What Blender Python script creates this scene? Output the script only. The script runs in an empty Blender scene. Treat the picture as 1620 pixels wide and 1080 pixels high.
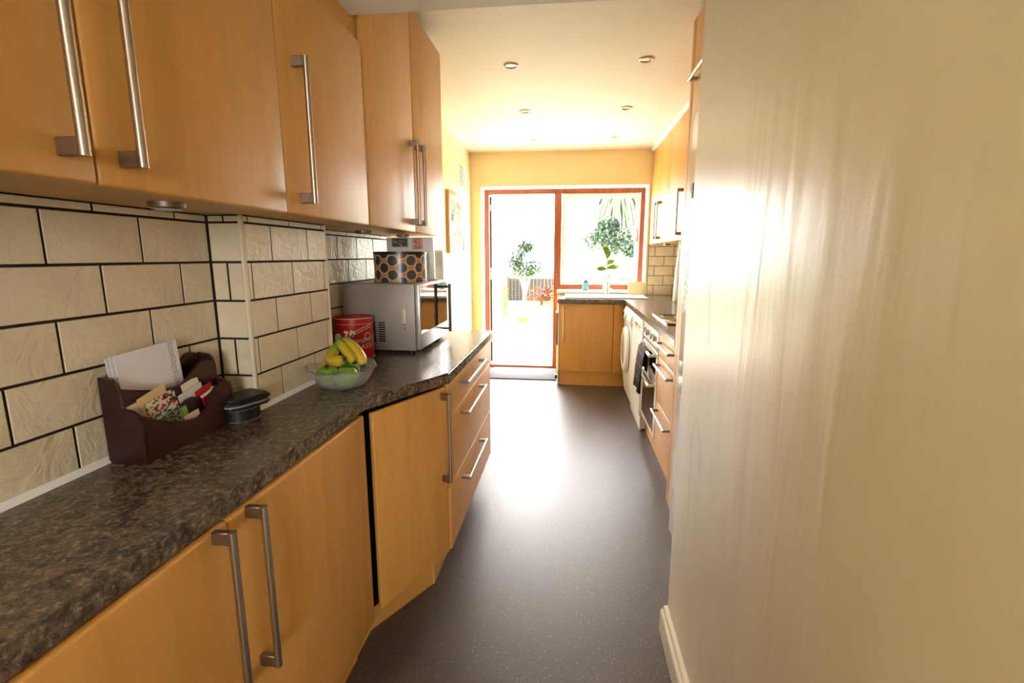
import bpy, bmesh, math, random
from mathutils import Matrix, Vector
random.seed(7)
SC = bpy.context.scene
COL = SC.collection
PI = math.pi

# ------------------------------------------------------------------ camera
CAM_H = 1.345
cam_data = bpy.data.cameras.new('camera')
cam_data.sensor_width = 36.0
cam_data.lens = 768.0 / 1620.0 * 36.0
cam_data.clip_start = 0.02
cam_data.clip_end = 300
cam = bpy.data.objects.new('camera', cam_data)
cam.location = (0, 0, CAM_H)
cam.rotation_euler = (math.radians(90 - 10.05), 0, math.radians(6.65))
COL.objects.link(cam)
SC.camera = cam

# ------------------------------------------------------------------ world, sun, exposure
SKY = 22.0
world = bpy.data.worlds.new('world')
SC.world = world
world.use_nodes = True
bg = world.node_tree.nodes['Background']
bg.inputs['Color'].default_value = (1.0, 0.99, 0.98, 1)
bg.inputs['Strength'].default_value = SKY

sun_d = bpy.data.lights.new('sun', 'SUN')
sun_d.energy = 5.0
sun_d.color = (1.0, 0.95, 0.86)
sun_d.angle = math.radians(1.5)
sun = bpy.data.objects.new('sun', sun_d)
sun.rotation_euler = (math.radians(42), 0, math.radians(-24))
COL.objects.link(sun)

def portal(name, loc, rot, sx, sy):
    d = bpy.data.lights.new(name, 'AREA')
    d.shape = 'RECTANGLE'; d.size = sx; d.size_y = sy
    d.cycles.is_portal = True
    o = bpy.data.objects.new(name, d)
    o.location = loc; o.rotation_euler = rot
    COL.objects.link(o)
# sky portals in the openings (they guide sky light, they emit nothing themselves)
portal('garden_portal', (-0.08, 5.84, 1.05), (math.radians(-90), 0, 0), 1.86, 2.1)
portal('added_window_portal', (0.7, -3.55, 1.5), (math.radians(90), 0, 0), 1.1, 1.1)  # portal of the added rear window, unseen, for fill daylight

FILL_LAMP = 31.0            # glow of the added opal globe, an unseen fill behind the camera
SC.view_settings.view_transform = 'Standard'
SC.view_settings.look = 'None'
SC.view_settings.gamma = 1.0
SC.view_settings.exposure = 0.44
SC.view_settings.use_curve_mapping = False

# ------------------------------------------------------------------ helpers: materials
def lin(c):
    def f(v):
        v /= 255.0
        return v / 12.92 if v <= 0.04045 else ((v + 0.055) / 1.055) ** 2.4
    return (f(c[0]), f(c[1]), f(c[2]), 1.0)

MATS = {}
def base_mat(name):
    m = bpy.data.materials.new(name)
    m.use_nodes = True
    MATS[name] = m
    nt = m.node_tree
    return m, nt, nt.nodes['Principled BSDF']

def plain(name, rgb, rough=0.5, metal=0.0, spec=0.5, coat=0.0, trans=0.0, ior=1.45, aniso=0.0, noise=0.0, nscale=20.0):
    m, nt, b = base_mat(name)
    b.inputs['Base Color'].default_value = lin(rgb)
    b.inputs['Roughness'].default_value = rough
    b.inputs['Metallic'].default_value = metal
    b.inputs['Specular IOR Level'].default_value = spec
    b.inputs['Coat Weight'].default_value = coat
    b.inputs['Coat Roughness'].default_value = 0.1
    b.inputs['Transmission Weight'].default_value = trans
    b.inputs['IOR'].default_value = ior
    if noise > 0:
        tc, n = node(nt, 'ShaderNodeTexCoord'), node(nt, 'ShaderNodeTexNoise')
        n.inputs['Scale'].default_value = nscale
        n.inputs['Detail'].default_value = 4
        nt.links.new(tc.outputs['Object'], n.inputs['Vector'])
        r = ramp(nt, [(0.25, tuple(v * (1 - noise) for v in rgb)), (0.75, tuple(min(255, v * (1 + noise)) for v in rgb))])
        nt.links.new(n.outputs['Fac'], r.inputs['Fac'])
        nt.links.new(r.outputs['Color'], b.inputs['Base Color'])
    return m

def node(nt, t, **kw):
    n = nt.nodes.new(t)
    for k, v in kw.items():
        setattr(n, k, v)
    return n

def ramp(nt, stops, interp='LINEAR'):
    r = nt.nodes.new('ShaderNodeValToRGB')
    r.color_ramp.interpolation = interp
    e = r.color_ramp.elements
    while len(e) < len(stops):
        e.new(0.5)
    for i, (p, c) in enumerate(stops):
        e[i].position = p
        e[i].color = lin(c)
    return r

def mapped(nt, scale=(1, 1, 1), coord='Object', rot=(0, 0, 0)):
    tc = node(nt, 'ShaderNodeTexCoord')
    mp = node(nt, 'ShaderNodeMapping')
    mp.inputs['Scale'].default_value = scale
    mp.inputs['Rotation'].default_value = rot
    nt.links.new(tc.outputs[coord], mp.inputs['Vector'])
    return mp

def noise_tex(nt, vec, scale, detail=4, rough=0.5, dist=0.0):
    n = node(nt, 'ShaderNodeTexNoise')
    n.inputs['Scale'].default_value = scale
    n.inputs['Detail'].default_value = detail
    n.inputs['Roughness'].default_value = rough
    n.inputs['Distortion'].default_value = dist
    nt.links.new(vec, n.inputs['Vector'])
    return n

def bump(nt, b, height, strength, dist=0.01):
    bp = node(nt, 'ShaderNodeBump')
    bp.inputs['Strength'].default_value = strength
    bp.inputs['Distance'].default_value = dist
    nt.links.new(height, bp.inputs['Height'])
    nt.links.new(bp.outputs['Normal'], b.inputs['Normal'])
    return bp

def mixc(nt, fac, a, bcol, mode='MIX'):
    mx = node(nt, 'ShaderNodeMix', data_type='RGBA', blend_type=mode)
    if isinstance(fac, float):
        mx.inputs[0].default_value = fac
    else:
        nt.links.new(fac, mx.inputs[0])
    for sock, v in ((mx.inputs[6], a), (mx.inputs[7], bcol)):
        if isinstance(v, tuple):
            sock.default_value = v
        else:
            nt.links.new(v, sock)
    return mx.outputs[2]

def wood_mat(name, lo, mid, hi, rough=0.34, along='z'):
    """maple-effect laminate, fine grain along one axis"""
    m, nt, b = base_mat(name)
    s = {'z': (1, 1, 0.06), 'y': (1, 0.06, 1), 'x': (0.06, 1, 1)}[along]
    mp = mapped(nt, s)
    n1 = noise_tex(nt, mp.outputs['Vector'], 26, 6, 0.6, 0.4)
    s2 = {'z': (1, 1, 0.22), 'y': (1, 0.22, 1), 'x': (0.22, 1, 1)}[along]
    mp2 = mapped(nt, s2)
    n2 = noise_tex(nt, mp2.outputs['Vector'], 7, 5, 0.65, 1.6)
    r1 = ramp(nt, [(0.3, lo), (0.5, mid), (0.72, hi)])
    nt.links.new(n1.outputs['Fac'], r1.inputs['Fac'])
    r2 = ramp(nt, [(0.3, lo), (0.52, mid), (0.75, hi)])
    nt.links.new(n2.outputs['Fac'], r2.inputs['Fac'])
    c = mixc(nt, 0.55, r1.outputs['Color'], r2.outputs['Color'])
    nt.links.new(c, b.inputs['Base Color'])
    b.inputs['Roughness'].default_value = rough
    b.inputs['Specular IOR Level'].default_value = 0.5
    return m

M_WOOD = wood_mat('maple_laminate', (199, 142, 66), (209, 153, 77), (216, 163, 89), 0.4)
M_WOODH = wood_mat('maple_laminate_horizontal', (199, 142, 66), (209, 153, 77), (216, 163, 89), 0.4, along='y')
M_CARC = wood_mat('maple_carcass', (190, 138, 72), (202, 152, 84), (210, 162, 96), rough=0.45)
M_FRAME = wood_mat('window_timber', (126, 58, 26), (148, 72, 34), (164, 88, 46), rough=0.35)
M_MAHOG = wood_mat('mahogany', (30, 5, 5), (44, 9, 8), (58, 13, 10), rough=0.36, along='y')

def paint_mat(name, rgb, rough=0.5, bs=0.06, scale=90, spec=0.5):
    m, nt, b = base_mat(name)
    mp = mapped(nt)
    n = noise_tex(nt, mp.outputs['Vector'], scale, 5, 0.6)
    n2 = noise_tex(nt, mp.outputs['Vector'], 2.2, 3, 0.5)
    c = ramp(nt, [(0.3, tuple(v * 0.985 for v in rgb)), (0.7, tuple(min(255, v * 1.01) for v in rgb))])
    nt.links.new(n2.outputs['Fac'], c.inputs['Fac'])
    nt.links.new(c.outputs['Color'], b.inputs['Base Color'])
    b.inputs['Roughness'].default_value = rough
    b.inputs['Specular IOR Level'].default_value = spec
    bump(nt, b, n.outputs['Fac'], bs, 0.004)
    return m

M_WALL = paint_mat('cream_wall_paint', (240, 222, 172), 0.52, spec=0.4)
M_WALLN = paint_mat('off_white_wall_paint', (238, 232, 218), 0.6)
M_CEIL = paint_mat('ceiling_paint', (240, 228, 206), 0.6)
M_SOFF = paint_mat('soffit_paint', (236, 232, 222), 0.6)
M_GLOSSW = plain('white_gloss_paint', (240, 234, 216), 0.3)
M_WHITEP = plain('white_plaster', (244, 242, 234), 0.5)

def satin_wall():
    """glossy cream paint over uneven plaster: long vertical ripples and a fine orange-peel"""
    m, nt, b = base_mat('satin_cream_wall')
    mp = mapped(nt, (1, 1, 0.14))
    n1 = noise_tex(nt, mp.outputs['Vector'], 9, 3, 0.4, 0.3)
    mp2 = mapped(nt)
    n2 = noise_tex(nt, mp2.outputs['Vector'], 230, 3, 0.6)
    n3 = noise_tex(nt, mp2.outputs['Vector'], 2.4, 4, 0.55)
    ad = node(nt, 'ShaderNodeMath', operation='MULTIPLY_ADD')
    nt.links.new(n2.outputs['Fac'], ad.inputs[0]); ad.inputs[1].default_value = 0.03
    nt.links.new(n1.outputs['Fac'], ad.inputs[2])
    bump(nt, b, ad.outputs[0], 0.5, 0.013)
    c = ramp(nt, [(0.3, (222, 211, 182)), (0.7, (230, 220, 194))])
    nt.links.new(n3.outputs['Fac'], c.inputs['Fac'])
    nt.links.new(c.outputs['Color'], b.inputs['Base Color'])
    b.inputs['Roughness'].default_value = 0.36
    b.inputs['Specular IOR Level'].default_value = 0.55
    return m
M_SATIN = satin_wall()

def tile_mat():
    m, nt, b = base_mat('riven_cream_tile')
    mp = mapped(nt)
    n1 = noise_tex(nt, mp.outputs['Vector'], 13, 7, 0.55, 2.6)
    n2 = noise_tex(nt, mp.outputs['Vector'], 5, 3, 0.5)
    c = ramp(nt, [(0.25, (212, 198, 168)), (0.55, (222, 209, 180)), (0.8, (230, 219, 194))])
    mx = mixc(nt, 0.5, n1.outputs['Color'], n2.outputs['Color'])
    nt.links.new(n2.outputs['Fac'], c.inputs['Fac'])
    nt.links.new(c.outputs['Color'], b.inputs['Base Color'])
    b.inputs['Roughness'].default_value = 0.3
    bump(nt, b, n1.outputs['Fac'], 0.42, 0.010)
    return m
M_TILE = tile_mat()
M_GROUT = plain('brown_grout', (44, 27, 18), 0.9, noise=0.1)
M_TRIM = plain('cream_tile_trim', (226, 216, 190), 0.4)

def worktop_mat():
    m, nt, b = base_mat('granite_laminate')
    mp = mapped(nt)
    n1 = noise_tex(nt, mp.outputs['Vector'], 78, 9, 0.74, 0.25)
    n2 = noise_tex(nt, mp.outputs['Vector'], 26, 7, 0.7, 0.3)
    n3 = noise_tex(nt, mp.outputs['Vector'], 140, 3, 0.6)
    r1 = ramp(nt, [(0.34, (18, 15, 14)), (0.45, (58, 50, 43)), (0.54, (98, 86, 72)), (0.66, (168, 150, 126))])
    nt.links.new(n1.outputs['Fac'], r1.inputs['Fac'])
    r2 = ramp(nt, [(0.36, (26, 24, 23)), (0.48, (72, 63, 54)), (0.58, (132, 106, 80)), (0.68, (70, 72, 72))])
    nt.links.new(n2.outputs['Fac'], r2.inputs['Fac'])
    c = mixc(nt, 0.42, r1.outputs['Color'], r2.outputs['Color'])
    r3 = ramp(nt, [(0.62, (0, 0, 0)), (0.7, (255, 255, 255))])
    nt.links.new(n3.outputs['Fac'], r3.inputs['Fac'])
    c2 = mixc(nt, r3.outputs['Color'], c, lin((158, 142, 120)))
    c3 = mixc(nt, 0.35, c2, c)
    nt.links.new(c3, b.inputs['Base Color'])
    b.inputs['Roughness'].default_value = 0.24
    bump(nt, b, n1.outputs['Fac'], 0.06, 0.004)
    return m
M_TOP = worktop_mat()

def floor_mat():
    m, nt, b = base_mat('speckled_vinyl')
    mp = mapped(nt)
    v = node(nt, 'ShaderNodeTexVoronoi')
    v.inputs['Scale'].default_value = 105
    nt.links.new(mp.outputs['Vector'], v.inputs['Vector'])
    r = ramp(nt, [(0.0, (255, 255, 255)), (0.13, (255, 255, 255)), (0.17, (0, 0, 0))])
    nt.links.new(v.outputs['Distance'], r.inputs['Fac'])
    w = node(nt, 'ShaderNodeTexWhiteNoise')
    nt.links.new(v.outputs['Position'], w.inputs['Vector'])
    gt = node(nt, 'ShaderNodeMath', operation='GREATER_THAN')
    nt.links.new(w.outputs['Value'], gt.inputs[0]); gt.inputs[1].default_value = 0.66
    mul = node(nt, 'ShaderNodeMath', operation='MULTIPLY')
    nt.links.new(r.outputs['Color'], mul.inputs[0]); nt.links.new(gt.outputs[0], mul.inputs[1])
    n = noise_tex(nt, mp.outputs['Vector'], 160, 4, 0.6)
    rb = ramp(nt, [(0.3, (64, 54, 52)), (0.7, (88, 76, 72))])
    nt.links.new(n.outputs['Fac'], rb.inputs['Fac'])
    c = mixc(nt, mul.outputs[0], rb.outputs['Color'], lin((168, 156, 146)))
    nt.links.new(c, b.inputs['Base Color'])
    b.inputs['Roughness'].default_value = 0.41
    b.inputs['Specular IOR Level'].default_value = 0.5
    bump(nt, b, n.outputs['Fac'], 0.12, 0.003)
    return m
M_FLOOR = floor_mat()

M_STEEL = plain('brushed_steel', (176, 166, 152), 0.3, 1.0)
M_STEELD = plain('brushed_steel_foot', (150, 138, 124), 0.42, 1.0)
M_CHROME = plain('chrome', (215, 215, 215), 0.12, 1.0)
M_SILVER = plain('silver_casing', (158, 151, 144), 0.45, 0.35)
M_SILVERP = plain('silver_front_panel', (196, 198, 200), 0.3, 0.6)
M_DARKGL = plain('mirror_oven_glass', (10, 8, 7), 0.03, 0.0, 1.0, 1.0)
M_MIRRGL = plain('microwave_mirror_glass', (150, 145, 140), 0.04, 1.0)
M_BLACK = plain('black_plastic', (14, 14, 14), 0.45)
M_BLACKL = plain('black_leather', (20, 19, 19), 0.5, noise=0.3, nscale=120)
M_WHITEA = plain('white_enamel', (240, 243, 248), 0.28)
M_FRIDGE = plain('fridge_white', (224, 222, 220), 0.2, coat=0.3)
M_GREYP = plain('grey_plastic', (140, 142, 146), 0.4)
M_PAPER = plain('white_paper', (232, 230, 236), 0.8)
M_SEAL = plain('white_sealant', (240, 240, 238), 0.4)
M_GLASS = plain('clear_window_glass', (255, 255, 255), 0.0, trans=1.0, ior=1.03, spec=0.3)
M_BOWL = plain('bowl_glass', (250, 250, 246), 0.12, trans=0.82, ior=1.2, spec=0.9)
M_UPVC = plain('white_upvc', (240, 240, 238), 0.3)
M_HOLE = plain('dark_void', (6, 5, 5), 0.9)

# ------------------------------------------------------------------ helpers: geometry
ROOTM = {}
def link_props(o, label, cat, group=None, kind=None):
    if label: o['label'] = label
    if cat: o['category'] = cat
    if group: o['group'] = group
    if kind: o['kind'] = kind

def thing(name, label, cat, loc=(0, 0, 0), rotz=0.0, group=None):
    o = bpy.data.objects.new(name, None)
    o.empty_display_size = 0.05
    o.location = loc
    o.rotation_euler = (0, 0, rotz)
    COL.objects.link(o)
    link_props(o, label, cat, group)
    ROOTM[o.name] = Matrix.Translation(loc) @ Matrix.Rotation(rotz, 4, 'Z')
    return o

def to_mesh(bm, name, mat, smooth=None):
    bmesh.ops.recalc_face_normals(bm, faces=bm.faces)
    me = bpy.data.meshes.new(name)
    bm.to_mesh(me); bm.free()
    mats = mat if isinstance(mat, (list, tuple)) else [mat]
    for m_ in mats: me.materials.append(m_)
    if smooth is not None:
        me.polygons.foreach_set('use_smooth', [True] * len(me.polygons))
        me.set_sharp_from_angle(angle=math.radians(smooth))
    return me

def add(name, bm, mat, parent=None, local=False, smooth=35):
    """a mesh object; bm is in world space unless local=True (then in the parent thing's space)"""
    if parent is not None:
        root = ROOTM[parent.name]
        if not local:
            bm.transform(root.inverted())
    o = bpy.data.objects.new(name, to_mesh(bm, name, mat, smooth))
    COL.objects.link(o)
    if parent is not None:
        o.parent = parent
        ROOTM[o.name] = ROOTM[parent.name]
    else:
        ROOTM[o.name] = Matrix.Identity(4)
    return o

def single(name, bm, mat, label, cat, group=None, smooth=35, kind=None):
    """a thing that is one mesh: origin moved to its base centre"""
    xs = [v.co for v in bm.verts]
    c = Vector(((min(v.x for v in xs) + max(v.x for v in xs)) / 2, (min(v.y for v in xs) + max(v.y for v in xs)) / 2, min(v.z for v in xs)))
    bm.transform(Matrix.Translation(-c))
    o = bpy.data.objects.new(name, to_mesh(bm, name, mat, smooth))
    o.location = c
    COL.objects.link(o)
    ROOTM[o.name] = Matrix.Translation(c)
    link_props(o, label, cat, group, kind)
    return o

def struct(name, bm, mat, smooth=None):
    o = bpy.data.objects.new(name, to_mesh(bm, name, mat, smooth))
    COL.objects.link(o)
    o['kind'] = 'structure'
    ROOTM[o.name] = Matrix.Identity(4)
    return o

def B():
    return bmesh.new()

def box(bm, x0, x1, y0, y1, z0, z1, bev=0.0, seg=2, M=None, mi=0):
    r = bmesh.ops.create_cube(bm, size=1.0)
    vs = r['verts']
    bmesh.ops.transform(bm, matrix=Matrix.Translation(((x0 + x1) / 2, (y0 + y1) / 2, (z0 + z1) / 2)) @ Matrix.Diagonal((abs(x1 - x0), abs(y1 - y0), abs(z1 - z0), 1)), verts=vs)
    fs = list({f for v in vs for f in v.link_faces})
    if bev > 0:
        es = list({e for v in vs for e in v.link_edges})
        rb = bmesh.ops.bevel(bm, geom=es, offset=bev, segments=seg, profile=0.5, affect='EDGES')
        vs = list({v for f in rb['faces'] for v in f.verts} | {v for v in vs if v.is_valid})
        fs = list({f for v in vs for f in v.link_faces})
    for f in fs: f.material_index = mi
    if M is not None:
        bmesh.ops.transform(bm, matrix=M, verts=vs)
    return vs

def bbox(x0, x1, y0, y1, z0, z1, bev=0.0, seg=2, M=None):
    bm = B(); box(bm, x0, x1, y0, y1, z0, z1, bev, seg, M); return bm

def prism(bm, pts, z0, z1, M=None):
    """polygon pts (xy) extruded in z"""
    lo = [bm.verts.new((p[0], p[1], z0)) for p in pts]
    hi = [bm.verts.new((p[0], p[1], z1)) for p in pts]
    n = len(pts)
    bm.faces.new(lo); bm.faces.new(hi)
    for i in range(n):
        bm.faces.new((lo[i], lo[(i + 1) % n], hi[(i + 1) % n], hi[i]))
    if M is not None:
        bmesh.ops.transform(bm, matrix=M, verts=lo + hi)
    return lo + hi

def prism_x(bm, pts, x0, x1):
    """polygon pts (y,z) extruded along x"""
    a = [bm.verts.new((x0, p[0], p[1])) for p in pts]
    b = [bm.verts.new((x1, p[0], p[1])) for p in pts]
    n = len(pts)
    bm.faces.new(a); bm.faces.new(b)
    for i in range(n):
        bm.faces.new((a[i], a[(i + 1) % n], b[(i + 1) % n], b[i]))
    return a + b

def prism_y(bm, pts, y0, y1):
    """polygon pts (x,z) extruded along y"""
    a = [bm.verts.new((p[0], y0, p[1])) for p in pts]
    b = [bm.verts.new((p[0], y1, p[1])) for p in pts]
    n = len(pts)
    bm.faces.new(a); bm.faces.new(b)
    for i in range(n):
        bm.faces.new((a[i], a[(i + 1) % n], b[(i + 1) % n], b[i]))
    return a + b

def tube(bm, pts, rad, seg=10, caps=True):
    """swept tube through pts, rad a number or a list"""
    pts = [Vector(p) for p in pts]
    rads = rad if isinstance(rad, (list, tuple)) else [rad] * len(pts)
    rings = []
    up = Vector((0, 0, 1))
    for i, p in enumerate(pts):
        if i == 0: t = pts[1] - p
        elif i == len(pts) - 1: t = p - pts[-2]
        else: t = pts[i + 1] - pts[i - 1]
        t.normalize()
        u = up if abs(t.dot(up)) < 0.95 else Vector((1, 0, 0))
        a = t.cross(u).normalized(); b = t.cross(a).normalized()
        rings.append([bm.verts.new(p + (a * math.cos(2 * PI * k / seg) + b * math.sin(2 * PI * k / seg)) * rads[i]) for k in range(seg)])
    for r0, r1 in zip(rings, rings[1:]):
        for k in range(seg):
            bm.faces.new((r0[k], r0[(k + 1) % seg], r1[(k + 1) % seg], r1[k]))
    if caps:
        bm.faces.new(rings[0]); bm.faces.new(rings[-1])
    return [v for r in rings for v in r]

def lathe(bm, prof, c=(0, 0, 0), seg=32, M=None, cap0=True, cap1=True):
    """profile [(r,z)...] spun about z at c"""
    rings = []
    vs = []
    for r, z in prof:
        ring = [bm.verts.new((c[0] + r * math.cos(2 * PI * k / seg), c[1] + r * math.sin(2 * PI * k / seg), c[2] + z)) for k in range(seg)]
        rings.append(ring); vs += ring
    for r0, r1 in zip(rings, rings[1:]):
        for k in range(seg):
            bm.faces.new((r0[k], r0[(k + 1) % seg], r1[(k + 1) % seg], r1[k]))
    if cap0: bm.faces.new(rings[0])
    if cap1: bm.faces.new(rings[-1])
    if M is not None: bmesh.ops.transform(bm, matrix=M, verts=vs)
    return vs

# ---- bar handle: bar along local z, stands off along local +x; one shared mesh per length
HMESH = {}
def handle_mesh(L):
    if L in HMESH: return HMESH[L]
    bm = B()
    # D-section bar
    pts = []
    for k in range(12):
        a = 2 * PI * k / 12
        pts.append((0.037 + 0.0072 * math.cos(a), 0.0075 * math.sin(a)))
    prism(bm, pts, -L / 2, L / 2)
    for s in (-1, 1):
        zc = s * (L / 2 - 0.0125)
        box(bm, 0.0, 0.035, -0.0065, 0.0065, zc - 0.0125, zc + 0.0125, 0.0015, 1, mi=1)
    HMESH[L] = to_mesh(bm, 'bar_handle', [M_STEEL, M_STEELD], 40)
    return HMESH[L]

def handle(parent, M, L=0.355, name='handle'):
    o = bpy.data.objects.new(name, handle_mesh(L))
    COL.objects.link(o)
    o.parent = parent
    o.matrix_local = ROOTM[parent.name].inverted() @ M
    return o

def T(x, y, z): return Matrix.Translation((x, y, z))
def RZ(d): return Matrix.Rotation(math.radians(d), 4, 'Z')
def RX(d): return Matrix.Rotation(math.radians(d), 4, 'X')
def RY(d): return Matrix.Rotation(math.radians(d), 4, 'Y')

# =================================================================== STRUCTURE
CZ = 2.46            # ceiling
bm = B(); box(bm, -1.45, 3.0, -3.75, 5.80, -0.12, 0.0)
struct('floor', bm, M_FLOOR)

bm = B(); box(bm, -1.45, 3.0, -3.75, 5.86, CZ, CZ + 0.25)
struct('ceiling', bm, M_CEIL)
# dropped beam where the two rooms meet
bm = B(); box(bm, -0.98, 0.378, 0.55, 1.66, 2.11, CZ)
struct('ceiling_beam', bm, M_SOFF)

# left wall: near part, tiled pier, recess behind the microwave, far part
bm = B()
prism(bm, [(-1.4, -3.75), (-0.979, -3.75), (-0.979, 1.243), (-0.881, 1.243), (-0.881, 1.691), (-1.029, 1.691),
           (-1.029, 3.94), (-1.115, 3.94), (-1.115, 5.86), (-1.4, 5.86)], 0.0, CZ)
WL = struct('wall_left', bm, M_WALL)

# back wall with the door and window opening
OX0, OX1, OZ = -1.005, 0.845, 2.105
bm = B()
box(bm, -1.4, OX0, 5.56, 5.86, 0, CZ)
box(bm, OX1, 1.45, 5.56, 5.86, 0, CZ)
box(bm, OX0, OX1, 5.56, 5.86, OZ, CZ)
box(bm, -0.13, OX1, 5.56, 5.86, 0, 0.93)
WB = struct('wall_back', bm, M_WALL)
# white painted reveal lining
bm = B()
box(bm, OX0, OX0 + 0.012, 5.552, 5.74, 0, OZ)
box(bm, OX1 - 0.012, OX1, 5.552, 5.74, 0.95, OZ)
box(bm, OX0, OX1, 5.552, 5.74, OZ - 0.012, OZ)
struct('trim_1', bm, M_WHITEP)
# window sill board
bm = bbox(-0.135, OX1, 5.50, 5.74, 0.93, 0.955, 0.006)
struct('trim_2', bm, M_WHITEP)

bm = B(); box(bm, 1.16, 1.45, 1.62, 5.56, 0, CZ)
struct('wall_right', bm, M_WALL)
# near right partition: satin cream paint
bm = B(); box(bm, 0.378, 1.45, 0.02, 1.62, 0, CZ, 0.006, 2)
WP = struct('wall_partition', bm, M_SATIN, 40)
CRACKS = [[(1.373, 1.466), (1.371, 1.41), (1.368, 1.351), (1.370, 1.29), (1.366, 1.234), (1.352, 1.17), (1.342, 1.108)],
          [(1.419, 0.886), (1.436, 0.84), (1.446, 0.788), (1.442, 0.73), (1.445, 0.665), (1.434, 0.60), (1.425, 0.529)],
          [(1.419, 0.886), (1.385, 0.86), (1.360, 0.824), (1.352, 0.78), (1.345, 0.731)]]
M_CRACK = plain('hairline_crack', (176, 156, 122), 0.9)
for pts in CRACKS:
    bm = B(); tube(bm, [(0.3781, y + random.uniform(-0.0015, 0.0015), z) for y, z in pts], 0.0004, 5)
    add('plaster_crack', bm, M_CRACK, WP)
# rest of the room behind the camera
bm = B(); box(bm, 2.6, 3.0, -3.75, 0.02, 0, CZ); box(bm, 1.45, 3.0, 0.02, 0.3, 0, CZ)
struct('wall_side', bm, M_WALLN)
bm = B()
box(bm, -0.979, 0.15, -3.75, -3.5, 0, CZ); box(bm, 1.25, 2.6, -3.75, -3.5, 0, CZ)
box(bm, 0.15, 1.25, -3.75, -3.5, 0, 0.95); box(bm, 0.15, 1.25, -3.75, -3.5, 2.05, CZ)  # window opening added out of view to let fill daylight in
struct('wall_front', bm, M_WALLN)

# baseboard on the partition: stepped ogee profile, mitred end
bm = B()
prof = [(0.379, 0.0), (0.352, 0.0), (0.352, 0.078), (0.355, 0.083), (0.361, 0.086), (0.363, 0.092), (0.366, 0.097), (0.372, 0.100), (0.379, 0.100)]
prism_y(bm, prof, 0.03, 1.617)
struct('baseboard_right', bm, M_GLOSSW, 30)

# ---- tiles
TILE_CACHE = {}
def tile_mesh(w, h):
    k = (round(w, 4), round(h, 4))
    if k not in TILE_CACHE:
        bm = B(); box(bm, -0.009, 0, -w / 2, w / 2, -h / 2, h / 2)
        es = [e for e in bm.edges if all(abs(v.co.x) < 1e-6 for v in e.verts)]
        bmesh.ops.bevel(bm, geom=es, offset=0.0009, segments=1, affect='EDGES')
        TILE_CACHE[k] = to_mesh(bm, 'tile', M_TILE)
    return TILE_CACHE[k]

def tile(parent, M, w, h):
    o = bpy.data.objects.new('tile', tile_mesh(w, h))
    COL.objects.link(o); o.parent = parent
    # push each texture apart by a tiny per-tile tilt
    o.matrix_local = M @ RY(random.uniform(-0.25, 0.25)) @ RZ(random.uniform(-0.15, 0.15))
    return o

G = 0.0058
ROWS = [(0.9095, 1.012), (1.012, 1.117), (1.117, 1.222), (1.222, 1.327), (1.327, 1.432), (1.432, 1.452)]
def tile_run(parent, xface, y0, y1, phaseA, pitch, rows=ROWS):
    """rows of half-bonded tiles on a wall facing +x; odd rows (from the bottom) start at phaseA, the others half a tile on"""
    for i, (z0, z1) in enumerate(rows):
        ph = phaseA if i % 2 == 0 else phaseA + pitch / 2
        cuts = [y0]
        k = math.ceil((y0 - ph) / pitch)
        while ph + k * pitch < y1 - 0.004:
            if ph + k * pitch > y0 + 0.004: cuts.append(ph + k * pitch)
            k += 1
        cuts.append(y1)
        for a, b_ in zip(cuts, cuts[1:]):
            w, h = b_ - a - G, z1 - z0 - G
            tile(parent, T(xface, (a + b_) / 2, (z0 + z1) / 2), w, h)
tile_run(WL, -0.97, -0.03, 1.234, 0.812, 0.2115)
tile_run(WL, -0.872, 1.246, 1.691, 1.3655, 0.2)
tile_run(WL, -1.02, 1.70, 2.74, 2.08, 0.2)
# pier return facing the camera
for i, (z0, z1) in enumerate(ROWS):
    cuts = [-0.968, -0.877] if i % 2 == 0 else [-0.968, -0.922, -0.877]
    if i == 5: cuts = [-0.968, -0.922, -0.877]
    for a, b_ in zip(cuts, cuts[1:]):
        tile(WL, T((a + b_) / 2, 1.234, (z0 + z1) / 2) @ RZ(-90), b_ - a - G, z1 - z0 - G)
# grout beds
bm = B()
box(bm, -0.9795, -0.9722, -0.03, 1.24, 0.905, 1.4525)
box(bm, -0.8815, -0.8742, 1.243, 1.691, 0.905, 1.4525)
box(bm, -1.0295, -1.0222, 1.69, 2.745, 0.905, 1.4525)
box(bm, -0.972, -0.8765, 1.2362, 1.2435, 0.905, 1.4525)
add('grout', bm, M_GROUT, WL)
# corner trims of the pier
bm = bbox(-0.8795, -0.8705, 1.2325, 1.2465, 0.905, 1.452, 0.003)
add('corner_trim', bm, M_TRIM, WL)
bm = bbox(-0.8795, -0.8705, 1.6885, 1.6975, 0.905, 1.452, 0.003)
add('corner_trim', bm, M_TRIM, WL)
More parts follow.
